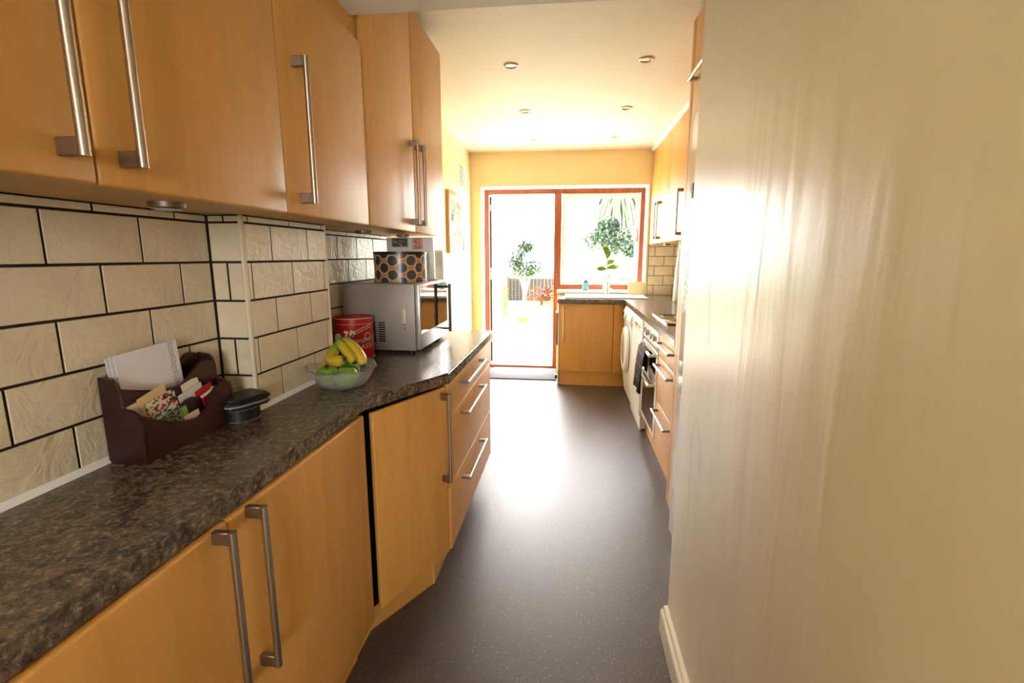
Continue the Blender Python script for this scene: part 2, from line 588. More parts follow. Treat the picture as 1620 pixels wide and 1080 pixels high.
# tiles on the back wall right of the window, and along the right-hand wall
bm = B(); box(bm, 0.86, 1.16, 5.5532, 5.5605, 0.915, 1.47)
add('grout', bm, M_GROUT, WB)
for i, (z0, z1) in enumerate([(0.915, 1.02), (1.02, 1.125), (1.125, 1.23), (1.23, 1.335), (1.335, 1.44), (1.44, 1.47)]):
    cuts = [0.862, 0.93, 1.13, 1.158] if i % 2 == 0 else [0.862, 1.03, 1.158]
    for a, b_ in zip(cuts, cuts[1:]):
        tile(WB, T((a + b_) / 2, 5.551, (z0 + z1) / 2) @ RZ(-90), b_ - a - G, z1 - z0 - G)
WR = bpy.data.objects['wall_right']
bm = B(); box(bm, 1.1532, 1.1605, 2.62, 5.548, 0.915, 1.47)
add('grout', bm, M_GROUT, WR)
for i, (z0, z1) in enumerate([(0.915, 1.02), (1.02, 1.125), (1.125, 1.23), (1.23, 1.335), (1.335, 1.44), (1.44, 1.47)]):
    y = 2.63 - (0.1 if i % 2 else 0)
    while y < 5.545:
        a, b_ = max(y, 2.63), min(y + 0.2, 5.545)
        if b_ - a > 0.01:
            tile(WR, T(1.151, (a + b_) / 2, (z0 + z1) / 2) @ RZ(180), b_ - a - G, z1 - z0 - G)
        y += 0.2

# ---- garden door and window: one timber frame
YF0, YF1 = 5.745, 5.815
D1 = thing('door_1', None, None, (-0.565, 5.78, 0)); D1['kind'] = 'structure'
FX0, FX1, FZ = OX0 + 0.012, OX1 - 0.012, OZ - 0.014
MULL0, MULL1 = -0.182, -0.098
add('jamb', bbox(FX0, FX0 + 0.055, YF0, YF1, 0, FZ, 0.006), M_FRAME, D1)
add('mullion', bbox(MULL0, MULL1, YF0, YF1, 0, FZ - 0.055, 0.006), M_FRAME, D1)
add('threshold', bbox(FX0 + 0.055, MULL0, YF0, YF1, 0, 0.03, 0.006), M_FRAME, D1)
add('head', bbox(FX0 + 0.055, MULL1, YF0, YF1, FZ - 0.055, FZ, 0.006), M_FRAME, D1)
# the leaf stands open, swung outwards and nearly edge-on to the room
hx, hy = FX0 + 0.058, 5.83
ang = 90 + 9.2
ML = T(hx, hy, 0) @ RZ(ang)
def leafbox(a0, a1, z0, z1, t0=-0.022, t1=0.022, bev=0.004):
    return bbox(a0, a1, t0, t1, z0, z1, bev, M=ML)
LW = 0.72
for a0, a1, z0, z1 in ((0, 0.09, 0.04, 2.02), (LW - 0.09, LW, 0.04, 2.02)):
    add('leaf_stile', leafbox(a0, a1, z0, z1), M_UPVC, D1)
for z0, z1 in ((0.04, 0.25), (0.95, 1.07), (1.92, 2.02)):
    add('leaf_rail', leafbox(0.09, LW - 0.09, z0, z1, -0.020, 0.020, 0.003), M_UPVC, D1)
add('pane', leafbox(0.09, LW - 0.09, 1.07, 1.92, -0.005, 0.005, 0), M_GLASS, D1)
add('leaf_panel', leafbox(0.09, LW - 0.09, 0.25, 0.95, -0.010, 0.010, 0), M_UPVC, D1)
# dark weather seal on the hinge edge, broken at the hinges
for z0, z1 in ((0.06, 0.30), (0.42, 1.06), (1.20, 1.86), (1.93, 2.02)):
    add('seal', bbox(hx - 0.010, hx + 0.012, YF1 - 0.004, YF1 + 0.012, z0, z1), M_BLACK, D1)
for zc in (0.36, 1.13, 1.895):
    bm = B(); lathe(bm, [(0.008, -0.05), (0.008, 0.05)], (hx, YF1 + 0.004, zc), 12)
    add('hinge', bm, M_SILVER, D1)
bm = B(); tube(bm, [(-0.90, 6.2, 0.02), (-0.87, 6.15, 0.10), (-0.93, 6.1, 0.16)], 0.008, 8)
single('door_hook', bm, M_GREYP, 'thin grey hook holding the open garden door low down', 'door hook')

W1 = thing('window_1', None, None, (0.36, 5.78, 0.95)); W1['kind'] = 'structure'
add('jamb', bbox(FX1 - 0.05, FX1, YF0, YF1, 0.955, FZ, 0.006), M_FRAME, W1)
add('head', bbox(MULL1, FX1 - 0.05, YF0, YF1, FZ - 0.055, FZ, 0.006), M_FRAME, W1)
add('bottom_rail', bbox(MULL1, FX1 - 0.05, YF0, YF1, 0.955, 1.01, 0.006), M_FRAME, W1)
bm = B()
sx0, sx1, sz0, sz1 = MULL1 + 0.004, FX1 - 0.054, 1.014, FZ - 0.059
for a in ((sx0, sx0 + 0.045, sz0, sz1), (sx1 - 0.045, sx1, sz0, sz1), (sx0 + 0.045, sx1 - 0.045, sz0, sz0 + 0.045), (sx0 + 0.045, sx1 - 0.045, sz1 - 0.045, sz1)):
    box(bm, a[0], a[1], YF0 + 0.015, YF1 - 0.01, a[2], a[3], 0.004)
add('sash', bm, M_UPVC, W1)
add('pane', bbox(sx0 + 0.045, sx1 - 0.045, 5.778, 5.782, sz0 + 0.045, sz1 - 0.045), M_GLASS, W1)
bm = B(); box(bm, sx1 - 0.035, sx1 - 0.015, YF0 - 0.012, YF0 + 0.016, 1.50, 1.54, 0.003); box(bm, sx1 - 0.032, sx1 - 0.018, YF0 - 0.03, YF0 - 0.012, 1.50, 1.64, 0.004)
add('window_handle', bm, M_FRAME, W1)

# =================================================================== LEFT RUN: base units, worktop
XD = -0.615          # base door face
def door_x(x, y0, y1, z0, z1, t=0.019):
    return bbox(x - t, x, y0 + 0.0015, y1 - 0.0015, z0, z1, 0.005, 3)

def base_unit(name, label, y0, y1, hy, hz=0.69, xb=-0.965):
    t = thing(name, label, 'cabinet', ((XD - 0.18), (y0 + y1) / 2, 0), group='base units under the left worktop')
    add('body', bbox(xb, XD - 0.021, y0, y1, 0.15, 0.869), M_CARC, t)
    add('plinth', bbox(-0.70, -0.685, y0, y1, 0, 0.148), M_WOODH, t)
    d = add('door', door_x(XD, y0, y1, 0.155, 0.864), M_WOOD, t)
    handle(d, T(XD, hy, hz), 0.355)
    return t
base_unit('base_cabinet', 'maple base cabinet below the worktop edge nearest the camera, hidden left half', -0.44, 0.155, -0.40)
base_unit('base_cabinet', 'maple base cabinet with handle at its right, under the letter rack end of the worktop', 0.155, 0.757, 0.718)
base_unit('base_cabinet', 'wide maple base cabinet with handle at its left, beside the dark door gap', 0.757, 1.362, 0.808, xb=-0.866)

# angled corner unit
t = thing('angled_base_cabinet', 'narrow maple cabinet with angled door between the shallow and deep units', 'cabinet', (-0.75, 1.57, 0), group='base units under the left worktop')
bm = B(); prism(bm, [(-0.865, 1.365), (-0.648, 1.365), (-0.648, 1.42), (-0.50, 1.755), (-0.50, 1.77), (-0.865, 1.77)], 0.15, 0.869)
add('body', bm, M_HOLE, t)
bm = B(); prism(bm, [(-0.705, 1.362), (-0.69, 1.362), (-0.69, 1.49), (-0.535, 1.765), (-0.55, 1.768), (-0.705, 1.49)], 0, 0.148)
add('plinth', bm, M_WOODH, t)
pa, pb = Vector((-0.612, 1.410, 0)), Vector((-0.458, 1.762, 0))
dv = pb - pa; wl = dv.length
MA = T(pa.x, pa.y, 0) @ Matrix.Rotation(math.atan2(dv.y, dv.x), 4, 'Z')      # local x along the door, -y outwards
d = add('door', bbox(0.004, wl - 0.004, 0, 0.019, 0.155, 0.852, 0.005, 3, M=MA), M_WOOD, t)
handle(d, MA @ T(wl - 0.035, 0, 0.655) @ RZ(-90), 0.355)

# deep drawer unit
XW = -0.455
t = thing('drawer_unit', 'wide three-drawer maple unit below the microwave', 'drawer unit', (-0.72, 2.275, 0), group='base units under the left worktop')
add('body', bbox(-1.01, XW - 0.021, 1.772, 2.775, 0.15, 0.869), M_CARC, t)
add('plinth', bbox(-0.545, -0.53, 1.765, 2.775, 0, 0.148), M_WOODH, t)
for z0, z1, hz in ((0.722, 0.864, 0.812), (0.432, 0.718, 0.676), (0.155, 0.428, 0.378)):
    d = add('drawer', bbox(XW - 0.019, XW, 1.776, 2.775, z0, z1, 0.004, 3), M_WOODH, t)
    handle(d, T(XW, 2.20, hz) @ RX(90), 0.46)

# worktop, left
bm = B()
vs = prism(bm, [(-0.971, -0.5), (-0.625, -0.5), (-0.625, 1.395), (-0.44, 1.738), (-0.44, 2.785), (-1.0205, 2.785), (-1.0205, 1.6985), (-0.8705, 1.6985), (-0.8705, 1.2335), (-0.971, 1.2335)], 0.87, 0.91)
es = [e for e in bm.edges if all(v.co.z > 0.9 for v in e.verts) and max(v.co.x for v in e.verts) > -0.63 and min(v.co.x for v in e.verts) > -0.63]
bmesh.ops.bevel(bm, geom=es, offset=0.005, segments=3, affect='EDGES')
WT = single('worktop', bm, M_TOP, 'dark mottled granite-effect worktop along the left wall, stepping out past the fruit bowl', 'worktop')
bm = B()
for x0, y0, y1 in ((-0.9695, -0.5, 1.233), (-0.8715, 1.236, 1.697), (-1.0195, 1.70, 2.78)):
    prism_y(bm, [(x0 - 0.002, 0.9105), (x0 + 0.010, 0.9105), (x0 - 0.0005, 0.923)], y0, y1)
add('sealant_bead', bm, M_SEAL, WT)

# =================================================================== LEFT RUN: wall units
XU = -0.70
def wall_unit(name, label, y0, y1, z0, z1, hy, cat='wall cabinet', fascia=None, xb=-0.966):
    t = thing(name, label, cat, (-0.84, (y0 + y1) / 2, z0), group='wall units on the left')
    bm = B(); box(bm, xb, XU - 0.021, y0, y1, z0, z1)
    add('body', bm, M_CARC, t)
    d = add('door', bbox(XU - 0.02, XU, y0 + 0.0015, y1 - 0.0015, z0 - 0.004, z1, 0.006, 3), M_WOOD, t)
    handle(d, T(XU, hy, 1.657), 0.355)
    if fascia:
        add('fascia', bbox(XU - 0.045, XU - 0.022, y0, y1, z1, fascia), M_WOODH, t)
    return t
wall_unit('wall_cabinet', 'maple wall cabinet partly cut off at the left edge, handle on its right', 0.18, 0.68, 1.452, 2.038, 0.628, fascia=2.11, xb=-0.868 + -0.1)
wall_unit('wall_cabinet', 'maple wall cabinet above the letter rack, long handle at its left edge', 0.68, 1.18, 1.452, 2.038, 0.722, fascia=2.11)
wall_unit('wall_cabinet', 'maple wall cabinet above the fruit bowl, handle at left, below the white beam', 1.18, 1.683, 1.452, 2.038, 1.245, fascia=2.11, xb=-0.8695)
wall_unit('tall_wall_cabinet', 'taller maple wall cabinet reaching above the beam, handle at its far edge', 1.69, 2.21, 1.452, 2.392, 2.155, xb=-1.016)
wall_unit('tall_wall_cabinet', 'end maple wall cabinet above the microwave, handle at its near edge', 2.21, 2.725, 1.452, 2.392, 2.25, xb=-1.016)

def puck(label, x, y):
    t = thing('cabinet_downlight', label, 'light', (x, y, 1.432), group='puck lights under the left wall units')
    bm = B(); lathe(bm, [(0.030, 0.0), (0.034, 0.003), (0.034, 0.0135)], (x, y, 1.4385), 28)
    add('ring', bm, M_STEELD, t)
    bm = B(); lathe(bm, [(0.024, -0.002), (0.024, 0.002)], (x, y, 1.4383), 24)
    add('lens', bm, plain('puck_lens', (190, 185, 170), 0.3) if 'puck_lens' not in MATS else MATS['puck_lens'], t)
puck('round puck light under the wall cabinet above the letter rack', -0.825, 0.945)
puck('round puck light under the wall cabinets nearest the patterned tin', -0.90, 2.09)
puck('round puck light under the end wall cabinet above the photo frame', -0.865, 2.51)

# =================================================================== MICROWAVE and what stands on it
mx0, mx1, my0, my1, mz0, mz1 = -1.003, -0.672, 2.065, 2.56, 0.925, 1.222
t = thing('microwave', 'silver microwave oven with mirrored glass door facing the aisle', 'microwave', ((mx0 + mx1) / 2, (my0 + my1) / 2, 0.91))
add('casing', bbox(mx0, mx1, my0, my1, mz0, mz1, 0.004), M_SILVER, t)
d = add('door', bbox(mx1 + 0.002, mx1 + 0.022, my0, my1, mz0 + 0.004, mz1 - 0.002, 0.004), M_SILVERP, t)
add('door_glass', bbox(mx1 + 0.020, mx1 + 0.0235, my0 + 0.012, my1 - 0.010, mz0 + 0.075, mz1 - 0.012), M_MIRRGL, d)
bm = B()
hy_ = my1 - 0.10
tube(bm, [(mx1 + 0.06, hy_, mz0 + 0.03), (mx1 + 0.06, hy_, mz1 - 0.02)], 0.008, 12)
for z in (mz0 + 0.045, mz1 - 0.035):
    tube(bm, [(mx1 + 0.02, hy_, z), (mx1 + 0.06, hy_, z)], 0.006, 10)
add('handle', bm, plain('dark_grey_metal', (70, 64, 60), 0.35, 0.8), d)
bm = B()
for col in (0, 1):
    for k in range(9):
        xx = -0.885 + col * 0.043
        zz = 0.965 + k * 0.0102
        box(bm, xx, xx + 0.031, my0 - 0.0006, my0 + 0.002, zz, zz + 0.0055)
add('vent_slots', bm, M_HOLE, t)
for xx in (mx0 + 0.03, mx1 - 0.03):
    for yy in (my0 + 0.03, my1 - 0.03):
        bm = B(); lathe(bm, [(0.014, 0.91), (0.014, 0.926)], (xx, yy, 0), 14)
        add('foot', bm, M_BLACK, t)

t = thing('bottle_opener', 'small cream bottle opener magnet with chrome ends on the microwave side', 'bottle opener', (-0.717, my0 - 0.006, 1.03))
add('grip', bbox(-0.727, -0.708, my0 - 0.012, my0 - 0.002, 1.048, 1.113, 0.004), plain('cream_plastic', (222, 214, 180), 0.35), t)
bm = B(); lathe(bm, [(0.011, -0.004), (0.011, 0.004)], (0, 0, 0), 18, M=T(-0.7175, my0 - 0.006, 1.122) @ RX(90))
add('metal_end', bm, M_CHROME, t)
bm = B(); lathe(bm, [(0.007, -0.004), (0.007, 0.004)], (0, 0, 0), 14, M=T(-0.7175, my0 - 0.006, 1.041) @ RX(90))
box(bm, -0.7205, -0.7145, my0 - 0.009, my0 - 0.003, 1.022, 1.040, 0.002)
add('metal_end', bm, M_CHROME, t)

# polka-dot tin: cylinder with a printed pattern laid out along its wall
def dots_mat():
    m, nt, b = base_mat('dotted_print')
    tc = node(nt, 'ShaderNodeTexCoord')
    sp = node(nt, 'ShaderNodeSeparateXYZ')
    nt.links.new(tc.outputs['UV'], sp.inputs[0])
    def cell(offu, offv):
        # distance to the centre of a cell of a square lattice
        outs = []
        for ax, off in ((0, offu), (1, offv)):
            a = node(nt, 'ShaderNodeMath', operation='ADD'); nt.links.new(sp.outputs[ax], a.inputs[0]); a.inputs[1].default_value = off
            f = node(nt, 'ShaderNodeMath', operation='FRACT'); nt.links.new(a.outputs[0], f.inputs[0])
            s = node(nt, 'ShaderNodeMath', operation='SUBTRACT'); nt.links.new(f.outputs[0], s.inputs[0]); s.inputs[1].default_value = 0.5
            asp = node(nt, 'ShaderNodeMath', operation='MULTIPLY'); nt.links.new(s.outputs[0], asp.inputs[0]); asp.inputs[1].default_value = 1.30 if ax == 0 else 1.0
            p = node(nt, 'ShaderNodeMath', operation='POWER'); nt.links.new(asp.outputs[0], p.inputs[0]); p.inputs[1].default_value = 2.0
            outs.append(p)
        ad = node(nt, 'ShaderNodeMath', operation='ADD')
        nt.links.new(outs[0].outputs[0], ad.inputs[0]); nt.links.new(outs[1].outputs[0], ad.inputs[1])
        q = node(nt, 'ShaderNodeMath', operation='SQRT'); nt.links.new(ad.outputs[0], q.inputs[0])
        return q
    a, c = cell(0, 0), cell(0.5, 0.5)
    mn = node(nt, 'ShaderNodeMath', operation='MINIMUM')
    nt.links.new(a.outputs[0], mn.inputs[0]); nt.links.new(c.outputs[0], mn.inputs[1])
    r = ramp(nt, [(0.0, (66, 70, 70)), (0.29, (38, 30, 27)), (0.335, (190, 164, 138)), (0.415, (206, 116, 56))], 'CONSTANT')
    nt.links.new(mn.outputs[0], r.inputs['Fac'])
    nt.links.new(r.outputs['Color'], b.inputs['Base Color'])
    b.inputs['Roughness'].default_value = 0.25
    return m
tx, ty = -0.800, 2.27
t = thing('biscuit_tin', 'round tin printed with dark polka dots on orange, standing on the microwave', 'tin', (tx, ty, mz1), math.radians(12))
pts = [(0.123 * math.cos(2 * PI * k / 60), 0.123 * math.sin(2 * PI * k / 60)) for k in range(60)]
bm = B()
uvl = bm.loops.layers.uv.new('UVMap')
H = 0.134
lo = [bm.verts.new((p[0], p[1], 0.0)) for p in pts]; hi = [bm.verts.new((p[0], p[1], H)) for p in pts]
per = [0.0]
for i in range(len(pts)):
    p, q = pts[i], pts[(i + 1) % len(pts)]
    per.append(per[-1] + math.hypot(q[0] - p[0], q[1] - p[1]))
SCU = 9 / per[-1]; SCV = 1 / 0.0645
n = len(pts)
for i in range(n):
    f = bm.faces.new((lo[i], lo[(i + 1) % n], hi[(i + 1) % n], hi[i]))
    for l, (u, v) in zip(f.loops, ((per[i], 0), (per[i + 1], 0), (per[i + 1], H), (per[i], H))):
        l[uvl].uv = (u * SCU, v * SCV + 0.96)
bm.faces.new(lo); bm.faces.new(hi)
add('body', bm, dots_mat(), t, local=True)
bm = B(); prism(bm, [(0.125 * math.cos(2 * PI * k / 60), 0.125 * math.sin(2 * PI * k / 60)) for k in range(60)], H - 0.007, H + 0.006)
es = [e for e in bm.edges if all(v.co.z > H for v in e.verts)]
bmesh.ops.bevel(bm, geom=es, offset=0.003, segments=2, affect='EDGES')
add('lid', bm, plain('tin_lid', (60, 50, 44), 0.3, 0.6), t, local=True)

# photo frame behind the tin
def photo_print(name, kind):
    m, nt, b = base_mat(name)
    mp = mapped(nt)
    n = noise_tex(nt, mp.outputs['Vector'], 55 if kind == 'garden' else 70, 4, 0.6, 0.5)
    if kind == 'garden':
        r = ramp(nt, [(0.3, (48, 46, 36)), (0.45, (96, 84, 60)), (0.55, (120, 122, 110)), (0.68, (176, 184, 190))])
    else:
        r = ramp(nt, [(0.3, (60, 44, 44)), (0.42, (214, 140, 130)), (0.6, (238, 190, 180)), (0.8, (240, 214, 214))])
    nt.links.new(n.outputs['Fac'], r.inputs['Fac'])
    nt.links.new(r.outputs['Color'], b.inputs['Base Color'])
    b.inputs['Roughness'].default_value = 0.25
    return m
fy = 2.45
t = thing('photo_frame', 'white multi-photo frame standing behind the polka-dot tin', 'photo frame', (-0.81, fy, mz1))
add('frame', bbox(-0.935, -0.690, fy, fy + 0.014, mz1, 1.435, 0.003), M_UPVC, t)
add('photograph', bbox(-0.905, -0.822, fy - 0.002, fy + 0.002, 1.388, 1.431), photo_print('outdoor_snapshot', 'garden'), t)
add('photograph', bbox(-0.796, -0.744, fy - 0.002, fy + 0.002, 1.375, 1.431), photo_print('pink_portrait_snapshot', 'pink'), t)
t = thing('greeting_card', 'pale card standing at the right behind the polka-dot tin', 'card', (-0.665, 2.475, mz1))
add('sheet', bbox(-0.688, -0.645, 2.47, 2.474, mz1, 1.37), plain('pale_card', (244, 238, 214), 0.6), t)
add('printed_panel', bbox(-0.682, -0.651, 2.4692, 2.4702, 1.285, 1.36), plain('pale_card_print', (226, 220, 196), 0.6), t)

# red tin with lettering
RX_, RY_, RR, RH = -0.917, 1.976, 0.081, 0.178
t = thing('panettone_tin', 'round red cake tin with cream lettering beside the microwave', 'tin', (RX_, RY_, 0.91))
bm = B(); lathe(bm, [(RR - 0.003, 0.0), (RR, 0.003), (RR, RH - 0.024), (RR + 0.0015, RH - 0.024), (RR + 0.0015, RH - 0.003), (RR - 0.002, RH), (RR - 0.006, RH - 0.004)], (RX_, RY_, 0.91), 48)
add('body', bm, plain('red_tin_paint', (176, 24, 28), 0.3, noise=0.08, nscale=9), t)
M_GOLDL = plain('gold_line', (226, 190, 150), 0.35)
for z, r_ in ((RH - 0.0025, 0.0018), (RH - 0.025, 0.0010), (0.004, 0.0012)):
    bm = B()
    ring = [(RX_ + (RR + 0.001) * math.cos(2 * PI * k / 48), RY_ + (RR + 0.001) * math.sin(2 * PI * k / 48), 0.91 + z) for k in range(49)]
    tube(bm, ring, r_, 6, caps=False)
    add('rim_line', bm, M_GOLDL, t)
M_CREAMPRINT = plain('cream_print', (222, 205, 170), 0.4)
def text_mesh(body, size, extrude=0.0, align='CENTER'):
    cu = bpy.data.curves.new('txt', 'FONT')
    cu.body = body; cu.size = size; cu.align_x = align; cu.extrude = extrude; cu.resolution_u = 2
    o = bpy.data.objects.new('txt', cu)
    COL.objects.link(o)
    dg = bpy.context.evaluated_depsgraph_get(); dg.update()
    me = bpy.data.meshes.new_from_object(o.evaluated_get(dg))
    bpy.data.objects.remove(o); bpy.data.curves.remove(cu)
    bm = B(); bm.from_mesh(me); bpy.data.meshes.remove(me)
    return bm
def wrap(bm, cx, cy, r, a0, zc, slope=0.0):
    for v in bm.verts:
        a = a0 + v.co.x / r
        z = zc + v.co.y + slope * v.co.x
        v.co = Vector((cx + r * math.cos(a), cy + r * math.sin(a), z))
def wrap_poly(bm, pts, a0, zc, r):
    vs_ = [bm.verts.new((RX_ + r * math.cos(a0 + p[0] / r), RY_ + r * math.sin(a0 + p[0] / r), zc + p[1])) for p in pts]
    bm.faces.new(vs_)
A0 = math.atan2(0 - RY_, 0 - RX_)        # towards the aisle
for body, size, z, sl, da in (('PANETTONE', 0.025, 0.072, 0.06, -0.12), ('CLASSICO', 0.031, 0.044, 0.06, -0.14), ('Taste', 0.022, 0.088, 0.1, -0.75)):
    bm = text_mesh(body, size, align='LEFT')
    wrap(bm, RX_, RY_, RR + 0.0008, A0 + da, 0.91 + z, sl)
    add('lettering', bm, M_CREAMPRINT, t)
bm = B()
for off in (0.0, 0.012):
    for k in range(14):
        x0, x1 = -0.01 + k * 0.006, -0.004 + k * 0.006
        f = lambda x: 0.108 + off * 0.9 + 0.028 * math.sin(min(1.4, max(0, (x + 0.01) / 0.06)))
        wrap_poly(bm, [(x0, f(x0)), (x1, f(x1)), (x1, f(x1) + 0.0032), (x0, f(x0) + 0.0032)], A0 + 0.1, 0.91, RR + 0.0008)
for k in range(16):
    px, pz, s = random.uniform(-0.045, 0.0), random.uniform(0.098, 0.128), random.uniform(0.003, 0.007)
    wrap_poly(bm, [(px + s * math.cos(a * PI / 3), pz + s * 0.8 * math.sin(a * PI / 3)) for a in range(6)], A0 + 0.1, 0.91, RR + 0.0007 + k * 1e-5)
for k in range(20):
    a = 2 * PI * k / 20
    wrap_poly(bm, [(0.052 + 0.016 * math.cos(a), 0.098 + 0.017 * math.sin(a)), (0.052 + 0.016 * math.cos(a + PI / 10), 0.098 + 0.017 * math.sin(a + PI / 10)), (0.052 + 0.012 * math.cos(a + PI / 10), 0.098 + 0.013 * math.sin(a + PI / 10)), (0.052 + 0.012 * math.cos(a), 0.098 + 0.013 * math.sin(a))], A0 + 0.1, 0.91, RR + 0.0008)
add('ornament', bm, M_CREAMPRINT, t)

# =================================================================== FRUIT BOWL
bx, by = -0.752, 1.515
t = thing('fruit_bowl', 'ribbed clear glass fruit bowl with a scalloped rim on the worktop', 'bowl', (bx, by, 0.91))
bm = B()
seg = 72
def bowl_ring(r, z, amp):
    out = []
    for k in range(seg):
        a = 2 * PI * k / seg
        rr = r * (1 + amp * math.cos(24 * a))
        sc = 1 + 0.035 * math.cos(6 * a) * (r / 0.11)
        zz = z + (0.005 * math.cos(6 * a) if r > 0.1 else 0)
        out.append(bm.verts.new((bx + rr * sc * math.cos(a), by + rr * sc * math.sin(a), 0.91 + zz)))
    return out
prof = [(0.046, 0.0005, 0.0), (0.066, 0.004, 0.022), (0.082, 0.020, 0.022), (0.094, 0.040, 0.018), (0.104, 0.056, 0.006), (0.116, 0.067, 0.0), (0.1175, 0.069, 0.0), (0.115, 0.070, 0.0),
        (0.101, 0.059, 0.0), (0.090, 0.043, 0.0), (0.078, 0.024, 0.0), (0.062, 0.0095, 0.0), (0.044, 0.006, 0.0)]
rings = [bowl_ring(*p) for p in prof]
for r0, r1 in zip(rings, rings[1:]):
    for k in range(seg):
        bm.faces.new((r0[k], r0[(k + 1) % seg], r1[(k + 1) % seg], r1[k]))
bm.faces.new(rings[0]); bm.faces.new(rings[-1])
add('glass', bm, M_BOWL, t, smooth=60)

def apple_mat():
    m, nt, b = base_mat('green_apple_skin')
    mp = mapped(nt)
    n = noise_tex(nt, mp.outputs['Vector'], 14, 3, 0.5)
    r = ramp(nt, [(0.3, (96, 148, 40)), (0.7, (142, 188, 72))])
    nt.links.new(n.outputs['Fac'], r.inputs['Fac']); nt.links.new(r.outputs['Color'], b.inputs['Base Color'])
    b.inputs['Roughness'].default_value = 0.3
    return m
M_APPLE = apple_mat()
M_STEM = plain('brown_stem', (70, 50, 28), 0.7)
def apple(label, x, y, z, r, tilt):
    t = thing('apple', label, 'apple', (x, y, z), group='apples in the glass bowl')
    bm = B()
    prof = []
    for k in range(13):
        a = -PI / 2 + PI * k / 12
        rr = r * math.cos(a) * (1.0 + 0.06 * math.sin(a)); zz = r * 0.92 * math.sin(a)
        if k >= 11: zz -= r * 0.10 * (k - 10)
        if k <= 1: zz += r * 0.06
        prof.append((max(rr, 0.002), zz))
    R_ = T(x, y, z + r) @ RX(tilt) @ RY(tilt * 0.6)
    lathe(bm, prof, (0, 0, 0), 28, M=R_)
    add('flesh', bm, M_APPLE, t, smooth=80)
    bm = B(); vs = tube(bm, [(0, 0, r * 0.62), (0.001, 0, r * 0.8), (0.004, 0.001, r * 1.05)], [0.002, 0.0014, 0.002], 6)
    bmesh.ops.transform(bm, matrix=R_, verts=vs)
    add('stem', bm, M_STEM, t)
apple('green apple at the left of the glass fruit bowl', -0.787, 1.478, 0.918, 0.036, 12)
apple('green apple at the front of the glass fruit bowl, below the bananas', -0.716, 1.470, 0.918, 0.037, -14)
apple('green apple at the back of the glass fruit bowl, half hidden by the bananas', -0.745, 1.553, 0.920, 0.035, 8)

def banana_mat():
    m, nt, b = base_mat('banana_skin')
    tc = node(nt, 'ShaderNodeTexCoord'); sp = node(nt, 'ShaderNodeSeparateXYZ')
    nt.links.new(tc.outputs['UV'], sp.inputs[0])
    r = ramp(nt, [(0.0, (92, 128, 36)), (0.26, (140, 160, 44)), (0.46, (200, 178, 48)), (0.85, (206, 172, 44)), (0.95, (170, 150, 50)), (0.985, (40, 34, 20))])
    nt.links.new(sp.outputs[1], r.inputs['Fac'])
    n = noise_tex(nt, tc.outputs['Object'], 60, 3, 0.6)
    c = mixc(nt, 0.12, r.outputs['Color'], n.outputs['Color'], 'OVERLAY')
    nt.links.new(c, b.inputs['Base Color'])
    b.inputs['Roughness'].default_value = 0.42
    return m
M_BAN = banana_mat()
t = thing('banana_bunch', 'bunch of bananas with green stalks lying on the apples', 'bananas', (-0.75, 1.55, 0.98))
STALK = Vector((-0.780, 1.558, 1.060))
def banana(mid, tip, r):
    bm = B(); uvl = bm.loops.layers.uv.new('UVMap')
    P0, P1, P2 = STALK.copy(), Vector(mid), Vector(tip)
    N, S = 18, 10
    rings = []
    for i in range(N + 1):
        s = i / N
        p = P0 * (1 - s) ** 2 + P1 * 2 * s * (1 - s) + P2 * s * s
        tg = ((P1 - P0) * (1 - s) + (P2 - P1) * s).normalized()
        u = Vector((0, 0, 1)) if abs(tg.z) < 0.9 else Vector((1, 0, 0))
        a = tg.cross(u).normalized(); b_ = tg.cross(a).normalized()
        if s < 0.2: rr = 0.006 + (r - 0.006) * (s / 0.2) ** 1.6
        elif s > 0.8: rr = r * math.sqrt(max(0.03, 1 - ((s - 0.8) / 0.2) ** 2 * 0.93)) 
        else: rr = r
        rings.append([bm.verts.new(p + (a * math.cos(2 * PI * k / S) + b_ * math.sin(2 * PI * k / S)) * rr * (1 + 0.05 * math.cos(5 * 2 * PI * k / S))) for k in range(S)])
    for i in range(N):
        for k in range(S):
            f = bm.faces.new((rings[i][k], rings[i][(k + 1) % S], rings[i + 1][(k + 1) % S], rings[i + 1][k]))
            for l, v in zip(f.loops, (i / N, i / N, (i + 1) / N, (i + 1) / N)): l[uvl].uv = (0, v)
    for ring, v in ((rings[0], 0), (rings[-1], 1)):
        f = bm.faces.new(ring)
        for l in f.loops: l[uvl].uv = (0, v)
    add('banana', bm, M_BAN, t, smooth=70)
banana((-0.830, 1.545, 0.968), (-0.785, 1.475, 0.985), 0.0155)
banana((-0.790, 1.460, 0.982), (-0.704, 1.445, 1.022), 0.0185)
banana((-0.700, 1.530, 1.055), (-0.662, 1.485, 0.985), 0.0180)
banana((-0.735, 1.500, 1.045), (-0.684, 1.470, 1.000), 0.0165)
bm = B(); tube(bm, [STALK + Vector((0.004, -0.004, -0.004)), STALK + Vector((-0.002, 0.004, 0.010)), STALK + Vector((-0.006, 0.006, 0.018))], [0.013, 0.010, 0.009], 10)
add('stalk', bm, plain('banana_stalk', (92, 112, 48), 0.6), t)

